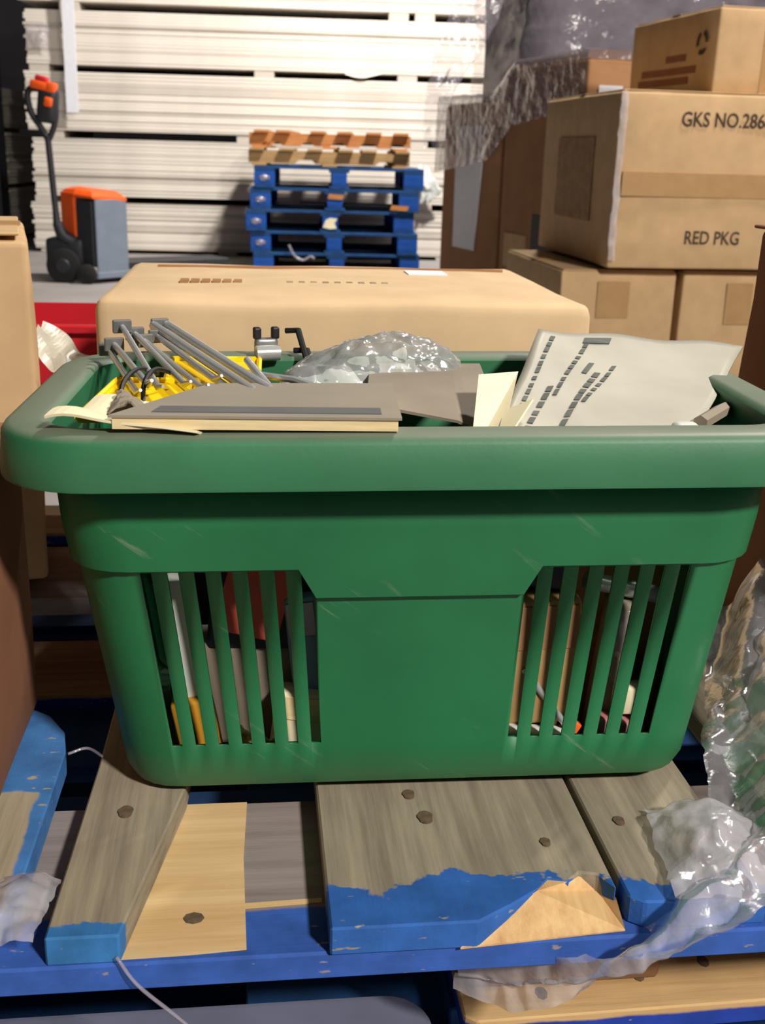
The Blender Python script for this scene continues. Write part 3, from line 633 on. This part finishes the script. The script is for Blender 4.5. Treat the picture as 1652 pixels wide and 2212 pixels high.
# boxes standing on that pallet
x, y = (-0.057, 1.226)
lb = carton('long low carton right behind the green basket', (x, y, 0.4325), (0.472, 0.345, 0.266), 7.0, 'card_pale', r=0.013, bulge=0.004, jit=0.003, seed=7, flaps=False, tape=False)
for k, (xa, xb, ya, mt) in enumerate([(-0.165, -0.100, -0.05, 'ink_grey')]):
    for i in range(6):
        o = obj('printed_text', box_me('printed_text', (xa + i * 0.011, ya, 0.2668), (xa + i * 0.011 + 0.0085, ya + 0.022, 0.2705)), M['card_dark'], lb)
for i in range(9):
    o = obj('printed_text', box_me('printed_text', (-0.055 + i * 0.0125, -0.05 + (i % 3) * 0.002, 0.2668), (-0.049 + i * 0.0125, -0.038, 0.2703)), M['ink_faded'], lb)
obj('paper_label', box_me('paper_label', (0.085, 0.045, 0.2668), (0.13, 0.085, 0.2706)), M['paper'], lb)
obj('flap_seam', box_me('flap_seam', (-0.2, 0.118, 0.2668), (0.21, 0.1215, 0.2695)), M['card_dark'], lb)
x, y = yawed((-0.604, 0.905), 18, 0.30, 0.24)
lt = carton('tall carton at the left edge behind the basket corner', (x, y, 0.432), (0.30, 0.24, 0.322), 18, 'card', seed=8, jit=0.004, bulge=0.005)
hh = obj('hole_and_gap_shade', tube_me('hole_and_gap_shade', [(-0.02 + 0.10 + 0.035 * math.cos(R(a)), -0.123, 0.19 + 0.055 * math.sin(R(a))) for a in range(-80, 81, 20)], 0.003, 6), M['card_red'], lt)
x, y = yawed((-0.466, 0.36), 7, 0.258, 0.36)
ll = carton('low brown carton at the lower left edge beside the basket', (x, y, 0.432), (0.258, 0.36, 0.215), 7, 'card_red', seed=9, jit=0.003)
x, y = yawed((0.353, 0.715), 7, 0.19, 0.31)
rb = carton('slumped dark brown carton at the right edge beside the basket', (x, y, 0.432), (0.19, 0.31, 0.345), 7, 'card_red', seed=10, jit=0.004, bulge=0.006, flare=-0.16)
# red crate glimpsed between the boxes
rcx = thing('red_crate', 'red plastic crate glimpsed between the left carton and the long carton', 'crate', (-0.44, 1.62, 0.432), 7)
W2, D2, H2 = 0.14, 0.11, 0.168
obj('crate_wall', box_me('crate_wall', (-W2, -D2, 0.0), (W2, -D2 + 0.004, 0.045), 0.001), M['red_crate'], rcx)
obj('crate_wall', box_me('crate_wall', (-W2, -D2, 0.085), (W2, -D2 + 0.004, H2), 0.001), M['red_crate'], rcx)
for xx in (-W2, -0.03, 0.05, W2 - 0.02): obj('crate_rib', box_me('crate_rib', (xx, -D2 + 0.0, 0.045), (xx + 0.02, -D2 + 0.004, 0.085)), M['red_crate'], rcx)
obj('crate_wall', box_me('crate_wall', (-W2, D2 - 0.004, 0), (W2, D2, H2), 0.001), M['red_crate'], rcx)
for s in (-1, 1): obj('crate_wall', box_me('crate_wall', (min(s * W2, s * (W2 - 0.004)), -D2, 0), (max(s * W2, s * (W2 - 0.004)), D2, H2), 0.001), M['red_crate'], rcx)
obj('crate_bottom', box_me('crate_bottom', (-W2, -D2, 0), (W2, D2, 0.004)), M['red_crate'], rcx)
obj('crate_lip', prism_me('crate_lip', [(-W2 - 0.01, -D2 - 0.012), (W2 + 0.01, -D2 - 0.012), (W2 + 0.01, -D2 + 0.004), (-W2 - 0.01, -D2 + 0.004)], H2 - 0.012, H2, 0.002), M['red_crate'], rcx)
# torn pale film flap by the left box
o = tag(obj('film_scrap', ribbon_me('film_scrap', [(-0.368, 1.17, 0.648), (-0.352, 1.17, 0.628), (-0.338, 1.17, 0.612), (-0.318, 1.17, 0.616)], [(0.0, 0.02, 0.002), (0.004, 0.03, 0.008), (0.004, 0.03, 0.008), (0.0, 0.02, 0.002)], 6, 18, 0.004, 30, 4), M['pouch']), 'pointed torn plastic flap behind the basket near left corner', 'film')
o = tag(obj('film_scrap', ribbon_me('film_scrap', [(-0.292, 0.98, 0.655), (-0.288, 0.985, 0.635), (-0.285, 0.99, 0.60)], [(0.004, 0.01, 0.0), (0.006, 0.01, 0.0), (0.01, 0.01, 0)], 6, 14, 0.003, 40, 9), M['film_clear']), 'small glinting film scrap beside the left carton edge', 'film')

# ------------------------------------------------------------------ the green basket
BX, BY, BZ, BYAW = 0.017, 0.741, 0.4355, 5.0
bk = thing('shopping_basket', 'green plastic shopping basket full of shop fittings on the pallet', 'basket', (BX, BY, BZ), BYAW)
bk.rotation_euler = (R(0.0), R(-0.75), R(BYAW))
HT = 0.2515
def ab(z):
    k = z / 0.22; return 0.189 + 0.030 * k, 0.098 + 0.014 * k
us = []
for s in (-1, 1):
    for i in range(7):
        c = s * (0.330 + i * 0.0762); us += [(c - 0.0162, c + 0.0162)]
slots = sorted(us)
edges = sorted([e for sl in slots for e in sl] + [-0.30, -0.345 + 0.0, 0.30, 0.345, -0.15, 0, 0.15])
edges = [e for i, e in enumerate(edges) if i == 0 or e - edges[i - 1] > 1e-4]
zband, zdip, zsb = 0.158, 0.139, 0.036
def zb(u):
    a = abs(u)
    return zdip if a <= 0.30 else (zband if a >= 0.345 else zdip + (zband - zdip) * (a - 0.30) / 0.045)
RC = 0.036
def ring_pts():
    """list of (kind, u, angle info) around: front (-y) left to right, corner, right side, corner, back, corner, left, corner"""
    out = [('f', u) for u in edges]
    out += [('c', 0, a) for a in range(-90, 1, 15)]
    out += [('r', v) for v in (-0.5, 0, 0.5)]
    out += [('c', 1, a) for a in range(0, 91, 15)]
    out += [('b', u) for u in reversed(edges)]
    out += [('c', 2, a) for a in range(90, 181, 15)]
    out += [('l', v) for v in (0.5, 0, -0.5)]
    out += [('c', 3, a) for a in range(180, 271, 15)]
    return out
RP = ring_pts()
def ring_xy(p, a, b, rc):
    k = p[0]
    if k == 'f': return (p[1] * a, -b)
    if k == 'b': return (p[1] * a, b)
    if k == 'r': return (a, p[1] * (b - rc))
    if k == 'l': return (-a, p[1] * (b - rc))
    cx = (a - rc) * (1 if p[1] in (0, 1) else -1); cy = (b - rc) * (-1 if p[1] in (0, 3) else 1)
    return (cx + rc * math.cos(R(p[2])), cy + rc * math.sin(R(p[2])))
ROWS = 8
V, F = [], []
for ri in range(ROWS):
    for p in RP:
        u = p[1] if p[0] in 'fb' else 1.0
        zbu = zb(u)
        z, off = [(0.0, -0.010), (0.004, -0.003), (0.012, 0.0), (zsb, 0.0), (zbu, 0.0), (zbu + 0.0025, 0.0045), (0.186, 0.0045), (0.222, 0.0015)][ri]
        a, b = ab(z); x, y = ring_xy(p, a + off, b + off, RC + off)
        V.append((x, y, z))
n = len(RP)
def in_slot(u0, u1): 
    c = (u0 + u1) / 2; return any(s0 < c < s1 for s0, s1 in slots)
for ri in range(ROWS - 1):
    for i in range(n):
        j = (i + 1) % n; p, q = RP[i], RP[j]
        if ri == 3 and p[0] in 'fb' and q[0] == p[0] and in_slot(p[1], q[1]): continue
        F.append((ri * n + i, ri * n + j, (ri + 1) * n + j, (ri + 1) * n + i))
F.append(tuple(range(n))[::-1])
body = obj('basket_body', mesh('basket_body', V, F), M['green'], bk, 28)
so = body.modifiers.new('thickness', 'SOLIDIFY'); so.thickness = 0.0026; so.offset = -1
# rim: moulded lip swept round
prof = [(-0.0285, 0.214), (-0.0295, 0.2475), (-0.027, 0.2505), (-0.022, 0.2515), (-0.007, 0.2512), (-0.003, 0.2495), (-0.0008, 0.246), (0.0015, 0.2225), (0.001, 0.2205), (-0.0015, 0.2205), (-0.004, 0.246), (-0.008, 0.2485), (-0.0245, 0.2480), (-0.0260, 0.214)]
RA, RB, RCR = 0.2475, 0.1415, 0.058
rp = [('f', u) for u in (-0.7, -0.35, 0, 0.35, 0.7)] + [('c', 0, a) for a in range(-90, 1, 10)] + [('r', v) for v in (-0.3, 0.3)] + [('c', 1, a) for a in range(0, 91, 10)] + [('b', u) for u in (0.7, 0.35, 0, -0.35, -0.7)] + [('c', 2, a) for a in range(90, 181, 10)] + [('l', v) for v in (0.3, -0.3)] + [('c', 3, a) for a in range(180, 271, 10)]
V, F = [], []; m_ = len(rp); q_ = len(prof)
for o_, z_ in prof:
    for p in rp:
        x, y = ring_xy(p, RA + o_, RB + o_, RCR + o_); V.append((x, y, z_ - 0.002))
for k in range(q_):
    k2 = (k + 1) % q_
    for i in range(m_):
        j = (i + 1) % m_; F.append((k * m_ + i, k * m_ + j, k2 * m_ + j, k2 * m_ + i))
me = mesh('rim', V, F); bm = bmesh.new(); bm.from_mesh(me); bmesh.ops.recalc_face_normals(bm, faces=bm.faces); bm.to_mesh(me); bm.free()
obj('rim', me, M['green_rim'], bk, 40)

# ------------------------------------------------------------------ what lies in the basket
# dusty booklet across the front left
bo = thing('catalogue', 'thick dusty grey booklet lying across the front of the basket', 'book', (0, 0, 0))
quad = [(-0.152, 0.5935), (0.0095, 0.6060), (0.004, 0.716), (-0.112, 0.700)]
def slab(name, quad, zf, zb_, th, mat, par):
    zs = [zf, zf, zb_, zb_]; V = [(x, y, z) for (x, y), z in zip(quad, zs)] + [(x, y, z - th) for (x, y), z in zip(quad, zs)]
    return obj(name, mesh(name, V, [(0, 1, 2, 3), (7, 6, 5, 4), (0, 4, 5, 1), (1, 5, 6, 2), (2, 6, 7, 3), (3, 7, 4, 0)]), mat, par)
slab('cover', quad, 0.6935, 0.6910, 0.0015, M['pad'], bo)
slab('page_block', [(x + (0.002 if i in (0, 3) else -0.002), y + 0.001) for i, (x, y) in enumerate(quad)], 0.692, 0.6895, 0.0065, M['pages'], bo)
slab('cover_band', [(-0.130, 0.604), (-0.002, 0.614), (-0.003, 0.630), (-0.128, 0.620)], 0.6939, 0.6936, 0.0006, M['pad_dark'], bo)
# curled leaflet at the left front corner
lf = tag(obj('leaflet', grid_me('leaflet', lambda u, v: Vector((-0.188 + 0.085 * u + 0.012 * v, 0.597 + 0.065 * v - 0.004 * u, 0.686 + 0.006 * math.exp(-((u - 0.1) * 4) ** 2) - 0.004 * v + 0.003 * math.sin(v * 7 + u * 3))), 16, 12), M['cream']), 'curled cream leaflet in the near left basket corner', 'leaflet')
sm = lf.modifiers.new('thickness', 'SOLIDIFY'); sm.thickness = 0.0015
cp = tag(obj('torn_packet', grid_me('torn_packet', lambda u, v: Vector((-0.160 + 0.036 * u, 0.628 + 0.035 * v - 0.008 * u, 0.687 + 0.006 * math.sin(u * 5 + v * 2))) + crinkle((u, v, 0), 0.006, 2.4, 12), 14, 14), M['grey_card']), 'torn grey packet lying between leaflet and yellow tray', 'packet')
sm = cp.modifiers.new('thickness', 'SOLIDIFY'); sm.thickness = 0.0012
# yellow trays
def tray(label, quad, z, rz):
    t_ = thing('yellow_tray', label, 'tray', (0, 0, 0)); xs = [q[0] for q in quad]; ys = [q[1] for q in quad]
    slab('tray_base', quad, z, z + 0.006, 0.0025, M['yellow'], t_)
    for a, b in ((0, 1), (1, 2), (2, 3), (3, 0)):
        (xa, ya), (xb, yb) = quad[a], quad[b]; za = z + (0.006 if a in (2, 3) else 0); zc = z + (0.006 if b in (2, 3) else 0)
        obj('tray_edge', tube_me('tray_edge', [(xa, ya, za + 0.001), (xb, yb, zc + 0.001)], 0.0022, 6), M['yellow'], t_)
    return t_
tray('bright yellow plastic tray under the wire hooks, in the left basket corner', [(-0.186, 0.655), (-0.118, 0.662), (-0.128, 0.745), (-0.182, 0.74)], 0.676, 0)
tray('bright yellow plastic tray farther back, under the long chrome rods', [(-0.148, 0.715), (-0.085, 0.722), (-0.096, 0.832), (-0.160, 0.824)], 0.676, 0)
# chrome hooks
def hook(label, a, b, r=0.003, twin=0.0, head=True, drop=0.02):
    t_ = thing('wire_hook', label, 'hook', (0, 0, 0), group='chrome wire hooks in the basket')
    a, b = Vector(a), Vector(b); d = (b - a).normalized(); sd = d.cross(Vector((0, 0, 1))).normalized(); up_ = sd.cross(d)
    if twin:
        for s in (-1, 1): obj('prong', tube_me('prong', [a + sd * twin * s, b + sd * twin * s], r, 8), M['chrome'], t_, 60)
    else: obj('prong', tube_me('prong', [a, a.lerp(b, 0.5), a.lerp(b, 0.9), b + up_ * 0.006], [r, r, r, r * 0.45], 8), M['chrome'], t_, 60)
    if head:
        pl = obj('back_plate', box_me('back_plate', (-0.007, -0.0015, -0.005), (0.007, 0.0015, 0.005), 0.0008), M['steel'], t_)
        pl.matrix_world = Matrix.Translation(a - d * 0.002) @ d.to_track_quat('Y', 'Z').to_matrix().to_4x4()
    return t_
hook('long twin chrome rod hook slanting over the rear yellow tray', (-0.176, 0.862, 0.702), (-0.078, 0.690, 0.6885), 0.0036, 0.0056)
hook('shorter chrome hook just below the long twin rods', (-0.138, 0.776, 0.690), (-0.088, 0.690, 0.683), 0.0026, 0, False)
cl = [((-0.196, 0.822, 0.706), (-0.137, 0.672, 0.688)), ((-0.203, 0.806, 0.692), (-0.150, 0.668, 0.686)), ((-0.188, 0.828, 0.700), (-0.122, 0.684, 0.689)), ((-0.180, 0.822, 0.696), (-0.112, 0.690, 0.686)), ((-0.196, 0.796, 0.697), (-0.142, 0.664, 0.693)), ((-0.173, 0.838, 0.697), (-0.105, 0.700, 0.690))]
cw = ['wire hook with raised plate, at the left of the hook heap', 'lowest wire hook of the heap by the left rim', 'wire hook crossing the middle of the hook heap', 'wire hook on the right flank of the hook heap', 'wire hook on top of the heap, nearest the viewer', 'rearmost wire hook of the heap beside the twin rods']
for (a, b), lab in zip(cl, cw): hook(lab, a, b, 0.0023)
o = tag(obj('wire_loop', tube_me('wire_loop', [(-0.160, 0.655, 0.685), (-0.163, 0.68, 0.694), (-0.160, 0.71, 0.697), (-0.152, 0.73, 0.69)], 0.0016, 6, 5), M['black']), 'thin dark wire arched over the front yellow tray', 'wire')
o = tag(obj('wire_loop', tube_me('wire_loop', [(-0.146, 0.655, 0.684), (-0.150, 0.68, 0.694), (-0.149, 0.71, 0.697), (-0.14, 0.73, 0.69)], 0.0016, 6, 5), M['black']), 'second thin dark wire, nearer the hook prongs, over front yellow tray', 'wire')
o = tag(obj('flat_bar', tube_me('flat_bar', [(-0.098, 0.752, 0.688), (-0.06, 0.722, 0.690), (-0.034, 0.700, 0.687)], 0.0026, 8), M['chrome']), 'dull steel bar lying in front of the clear bag', 'bar')
hook('small chrome hook poking out left of the steel bar', (-0.094, 0.742, 0.699), (-0.070, 0.70, 0.684), 0.0026, 0, False)
# pegboard clip standing behind
pc = thing('pegboard_clip', 'metal pegboard clip with black prongs at the rear rim', 'clip', (-0.092, 0.842, 0.684), 20)
obj('clip_body', soft_box_me('clip_body', 0.018, 0.008, 0.014, 0.003, 2), M['steel'], pc, 40).location = (0, 0, 0.0)
obj('clip_barrel', tube_me('clip_barrel', [(-0.009, -0.005, 0.003), (0.009, -0.005, 0.003)], 0.006, 10), M['chrome'], pc, 50)
for s in (-1, 1): obj('clip_prong', soft_box_me('clip_prong', 0.006, 0.006, 0.009, 0.0015, 1), M['black'], pc).location = (s * 0.007, 0, 0.013)
for k, (x, y, z) in enumerate(((-0.074, 0.862, 0.7005), (-0.066, 0.846, 0.688))):
    o = tag(obj('rod_tip', tube_me('rod_tip', [(x - 0.005, y, z), (x + 0.005, y - 0.003, z + 0.001), (x + 0.02, y - 0.05, z - 0.03)], [0.0022, 0.0026, 0.0022], 8), M['rubber']), ['black tipped rod end, upper of the two beside the clip', 'black tipped rod end, lower of the two beside the clip'][k], 'rod')
# clear plastic bag
def bag(u, v):
    th = u * math.pi; x = -0.078 + 0.132 * v; hgt = 0.026 * math.sin(v * math.pi) ** 0.6 * (0.75 + 0.55 * v)
    y = 0.735 + 0.05 * v + 0.052 * (1 - math.cos(th)) / 1.0 * (0.65 + 0.35 * math.sin(v * math.pi)); z = 0.676 + 0.004 * v + hgt * math.sin(th)
    return Vector((x, y, z)) + crinkle((x, y, z), 0.007, 48, 2)
bg = thing('plastic_bag', 'crumpled clear plastic bag glinting at the middle of the basket', 'bag')
obj('bag_film', grid_me('bag_film', bag, 40, 48), M['film_clear'], bg)
for k, (x, y) in enumerate(((-0.052, 0.77), (-0.03, 0.775), (-0.008, 0.782), (0.012, 0.79))):
    o = obj('bag_content', soft_box_me('bag_content', 0.019, 0.03, 0.020, 0.006, 2), M['white_plastic'] if k % 2 else M['steel'], bg, 40); o.location = (x, y, 0.668); o.rotation_euler = (R(20), R(-15 + 9 * k), R(k * 25))
# grey cardboard flap and cream paper
fl = tag(obj('card_flap', grid_me('card_flap', lambda u, v: Vector((-0.012 + 0.082 * u, 0.685 + 0.135 * v + 0.012 * u, 0.684 + 0.004 * math.sin(v * 3) - 0.020 * max(0, 0.5 - v) * u * 1.6 - 0.010 * (1 - v) * (u > 0.75) * (u - 0.75) * 4)), 14, 14), M['grey_card']), 'bent grey cardboard flap right of the clear bag', 'card')
sm = fl.modifiers.new('thickness', 'SOLIDIFY'); sm.thickness = 0.002
o = tag(obj('folded_paper', mesh('folded_paper', [(0.052, 0.652, 0.658), (0.060, 0.715, 0.6985), (0.088, 0.735, 0.6975), (0.078, 0.690, 0.682), (0.092, 0.684, 0.690), (0.074, 0.652, 0.672)], [(0, 3, 2, 1), (0, 5, 4, 3)]), M['cream']), 'cream folded paper standing left of the printed pouch', 'paper')
sm = o.modifiers.new('thickness', 'SOLIDIFY'); sm.thickness = 0.0012
# printed plastic pouch
po = thing('printed_pouch', 'large milky plastic pouch with slanted grey print at the basket right', 'pouch')
PA, PB, PC, PD = Vector((0.066, 0.655, 0.668)), Vector((0.188, 0.668, 0.668)), Vector((0.276, 0.862, 0.6995)), Vector((0.1135, 0.838, 0.7105))
def pq(u, v):
    p = PA.lerp(PB, u).lerp(PD.lerp(PC, u), v); 
    return p + Vector((0, 0, 0.004 * math.sin(v * 4 + u * 2) * (1 - v) + 0.0012 * math.sin(u * 14 + v * 9)))
pm = obj('pouch_sheet', grid_me('pouch_sheet', pq, 24, 24), M['pouch'], po, 60); sm = pm.modifiers.new('thickness', 'SOLIDIFY'); sm.thickness = 0.0025; sm.offset = -1
rnd = random.Random(3)
def mark(u0, v0, u1, v1, du, k_, mat='ink_grey'):
    """printed characters in a row from (u0,v0) to (u1,v1)"""
    V, F = [], []
    for i in range(k_):
        t0, t1 = i / k_, (i + rnd.uniform(0.45, 0.8)) / k_
        q = [(u0 + (u1 - u0) * t0, v0 + (v1 - v0) * t0), (u0 + (u1 - u0) * t1, v0 + (v1 - v0) * t1)]
        b = len(V)
        for (uu, vv) in q: V += [pq(uu, vv) + Vector((0, -0.0002, 0.0009)), pq(uu + du, vv) + Vector((0, -0.0002, 0.0009))]
        F.append((b, b + 1, b + 3, b + 2))
    o_ = obj('printed_text', mesh('printed_text', V, F), M[mat], po); sm_ = o_.modifiers.new('thickness', 'SOLIDIFY'); sm_.thickness = 0.0004
for (u0, v0, u1, v1, du, k_) in ((0.06, 0.10, 0.07, 0.95, 0.022, 13), (0.13, 0.05, 0.16, 0.45, 0.03, 6), (0.20, 0.35, 0.24, 0.92, 0.022, 9), (0.30, 0.10, 0.35, 0.62, 0.03, 8), (0.36, 0.28, 0.42, 0.70, 0.022, 7)): mark(u0, v0, u1, v1, du, k_)
mark(0.29, 0.58, 0.31, 0.80, 0.025, 1); 
V = [pq(0.23, 0.90), pq(0.36, 0.89), pq(0.36, 0.94), pq(0.23, 0.95)]
o = obj('printed_text', mesh('printed_text', [p_ + Vector((0, 0, 0.001)) for p_ in V], [(0, 1, 2, 3)]), M['ink_grey'], po); sm = o.modifiers.new('thickness', 'SOLIDIFY'); sm.thickness = 0.0004
o = tag(obj('white_tab', soft_box_me('white_tab', 0.016, 0.02, 0.008, 0.003, 2, 0.001), M['white_plastic'], None, 50), 'small white plastic tab at the right front rim', 'tab'); o.location = (0.186, 0.668, 0.672)
o = tag(obj('grey_strip', tube_me('grey_strip', [(0.20, 0.69, 0.676), (0.225, 0.73, 0.676), (0.245, 0.77, 0.67)], 0.005, 6), M['grey_card']), 'grey strip lying in the dark right basket corner', 'strip')

# things seen through the slots
def packet(name, label, cat, c, size, mat, rot=(0, 0, 0), lid=None):
    t_ = thing(name, label, cat, c, 0, 'stock seen through the basket slots'); t_.rotation_euler = tuple(R(a) for a in rot)
    obj('packet_body', soft_box_me('packet_body', size[0], size[1], size[2], min(size) * 0.14, 2, min(size) * 0.04), M[mat], t_, 40)
    if lid: obj('header_card', box_me('header_card', (-size[0] * 0.46, -size[1] * 0.5 - 0.0012, size[2] * 0.62), (size[0] * 0.46, -size[1] * 0.5 + 0.0004, size[2] * 0.96), 0.0004), M[lid], t_)
    return t_
packet('paper_roll', 'white paper roll behind the left slots', 'roll', (-0.124, 0.666, 0.488), (0.020, 0.02, 0.085), 'white_plastic', (0, -8, 0))
packet('amber_box', 'amber card box low behind the left slots', 'box', (-0.116, 0.662, 0.444), (0.026, 0.022, 0.046), 'amber', (0, -10, 5))
packet('red_card_packet', 'faded red card packet high behind the left slots', 'packet', (-0.088, 0.672, 0.53), (0.042, 0.012, 0.058), 'red_packet', (0, 14, 5))
packet('navy_box', 'navy box behind the left slots', 'box', (-0.080, 0.692, 0.50), (0.075, 0.02, 0.09), 'navy', (0, 5, 5), 'black')
packet('blue_packet', 'pale blue packet behind the left slots', 'packet', (-0.046, 0.674, 0.488), (0.020, 0.012, 0.07), 'sky', (0, -6, 5), 'steel')
packet('cream_packet', 'cream packet low behind the left slots', 'packet', (-0.048, 0.668, 0.442), (0.05, 0.018, 0.05), 'cream', (0, 8, 5), 'pages')
packet('grey_box', 'grey card box low in the left half of the basket', 'box', (-0.09, 0.70, 0.442), (0.10, 0.04, 0.075), 'grey_card', (0, 0, 5))
tw = tag(obj('crumpled_paper', grid_me('crumpled_paper', lambda u, v: Vector((-0.092 + 0.034 * u, 0.642 + 0.006 * math.sin(v * 3), 0.452 + 0.024 * v * (1 - 0.5 * u))) + crinkle((u, v, 0.3), 0.007, 2.2, 5), 12, 10), M['pages']), 'crumpled tan paper poking through the left slots', 'paper'); sm = tw.modifiers.new('thickness', 'SOLIDIFY'); sm.thickness = 0.001
packet('tan_carton', 'tan carton behind the right slots nearest the middle', 'carton', (0.108, 0.684, 0.470), (0.055, 0.03, 0.09), 'tan', (0, -3, 5), 'card_dark')
packet('slate_box', 'slate blue box high behind the right slots', 'box', (0.098, 0.690, 0.565), (0.045, 0.024, 0.05), 'navy', (0, 8, 5), 'steel')
packet('white_tube', 'white plastic tube low behind the right slots', 'tube', (0.100, 0.664, 0.444), (0.060, 0.014, 0.026), 'white_plastic', (0, 4, 5))
packet('grey_bottle', 'grey plastic bottle behind the right slots', 'bottle', (0.155, 0.690, 0.455), (0.022, 0.022, 0.10), 'grey_card', (0, 5, 5), 'film_dense')
packet('orange_tag_packet', 'small bright orange tag behind the right slots', 'tag', (0.1275, 0.672, 0.462), (0.012, 0.006, 0.012), 'orange_tag', (0, 30, 5))
packet('pink_packet', 'dull pink packet low behind the right slots', 'packet', (0.158, 0.672, 0.446), (0.034, 0.014, 0.030), 'pink', (0, 12, 5))
packet('cream_block', 'cream block behind the outer right slots', 'block', (0.170, 0.678, 0.478), (0.022, 0.014, 0.020), 'cream', (0, 0, 5))
packet('brown_carton', 'brown carton deep behind the right slots', 'carton', (0.145, 0.725, 0.442), (0.11, 0.03, 0.13), 'card_dark', (0, 0, 5))
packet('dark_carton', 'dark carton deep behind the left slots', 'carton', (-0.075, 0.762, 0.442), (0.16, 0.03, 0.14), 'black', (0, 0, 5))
for k, (a, b) in enumerate((((0.135, 0.684, 0.570), (0.192, 0.690, 0.557)), ((0.096, 0.668, 0.512), (0.128, 0.668, 0.470)), ((0.088, 0.674, 0.505), (0.098, 0.674, 0.49)))):
    o = tag(obj('chrome_rod', tube_me('chrome_rod', [a, b], 0.006 if k == 0 else 0.0024, 10), M['chrome'], None, 60), ['thick chrome rod across the outer right slots', 'thin chrome rod slanting across the inner right slots', 'short chrome rod end in the first right slot'][k], 'rod')

# ------------------------------------------------------------------ loose film on the pallet
fs = tag(obj('film_tail', ribbon_me('film_tail', [(0.282, 0.78, 0.475), (0.262, 0.70, 0.47), (0.252, 0.635, 0.455), (0.232, 0.575, 0.452), (0.192, 0.530, 0.442), (0.150, 0.512, 0.415), (0.112, 0.522, 0.385), (0.078, 0.545, 0.366), (0.052, 0.553, 0.366)],
    [(0.03, 0.012, 0.03), (0.035, 0.01, 0.03), (0.035, 0.01, 0.02), (0.030, -0.012, 0.012), (0.022, -0.022, 0.01), (0.012, -0.020, 0.016), (0.006, -0.006, 0.018), (0.002, -0.004, 0.018), (0.0, -0.002, 0.014)], 18, 120, 0.0065, 42, 1), M['film']), 'long twisted tail of clear film hanging over the pallet front at right', 'film')
fs2 = tag(obj('film_heap', grid_me('film_heap', lambda u, v: Vector((0.172 + 0.07 * u, 0.535 + 0.09 * v, 0.436 + 0.022 * math.sin(u * 3.14) * math.sin(v * 3.14) ** 0.5)) + crinkle((0.172 + 0.07 * u, 0.54 + 0.09 * v, 0), 0.007, 45, 7), 26, 30), M['film']), 'crumpled clear film lying on the boards at the right front', 'film')
fs3 = tag(obj('film_bunch', ribbon_me('film_bunch', [(0.30, 0.86, 0.50), (0.288, 0.80, 0.488), (0.272, 0.72, 0.468), (0.278, 0.66, 0.45)], [(0.02, 0.0, 0.03), (0.03, 0, 0.035), (0.035, 0.01, 0.02), (0.03, 0, 0.008)], 14, 50, 0.008, 24, 8), M['film']), 'whitish bunched film beside the lower right of the basket', 'film')
fs4 = tag(obj('film_heap', grid_me('film_heap', lambda u, v: Vector((-0.215 + 0.036 * u, 0.487 + 0.055 * v, 0.432 + 0.010 * math.sin(u * 3.14) * math.sin(v * 3.14))) + crinkle((u * 0.036, v * 0.055, 1), 0.006, 60, 3), 16, 18), M['film']), 'little crumpled film heap at the lower left pallet edge', 'film')
tag(obj('film_strand', tube_me('film_strand', [(-0.136, 0.492, 0.420), (-0.125, 0.489, 0.405), (-0.105, 0.49, 0.384), (-0.088, 0.492, 0.365)], 0.0011, 6, 5), M['film_dense']), 'thin film strand hanging from the left board end', 'film')
tag(obj('film_strand', tube_me('film_strand', [(-0.212, 0.675, 0.434), (-0.20, 0.68, 0.436), (-0.187, 0.672, 0.4345)], 0.0011, 6, 5), M['film_dense']), 'thin film strand bridging the gap left of the basket', 'film')
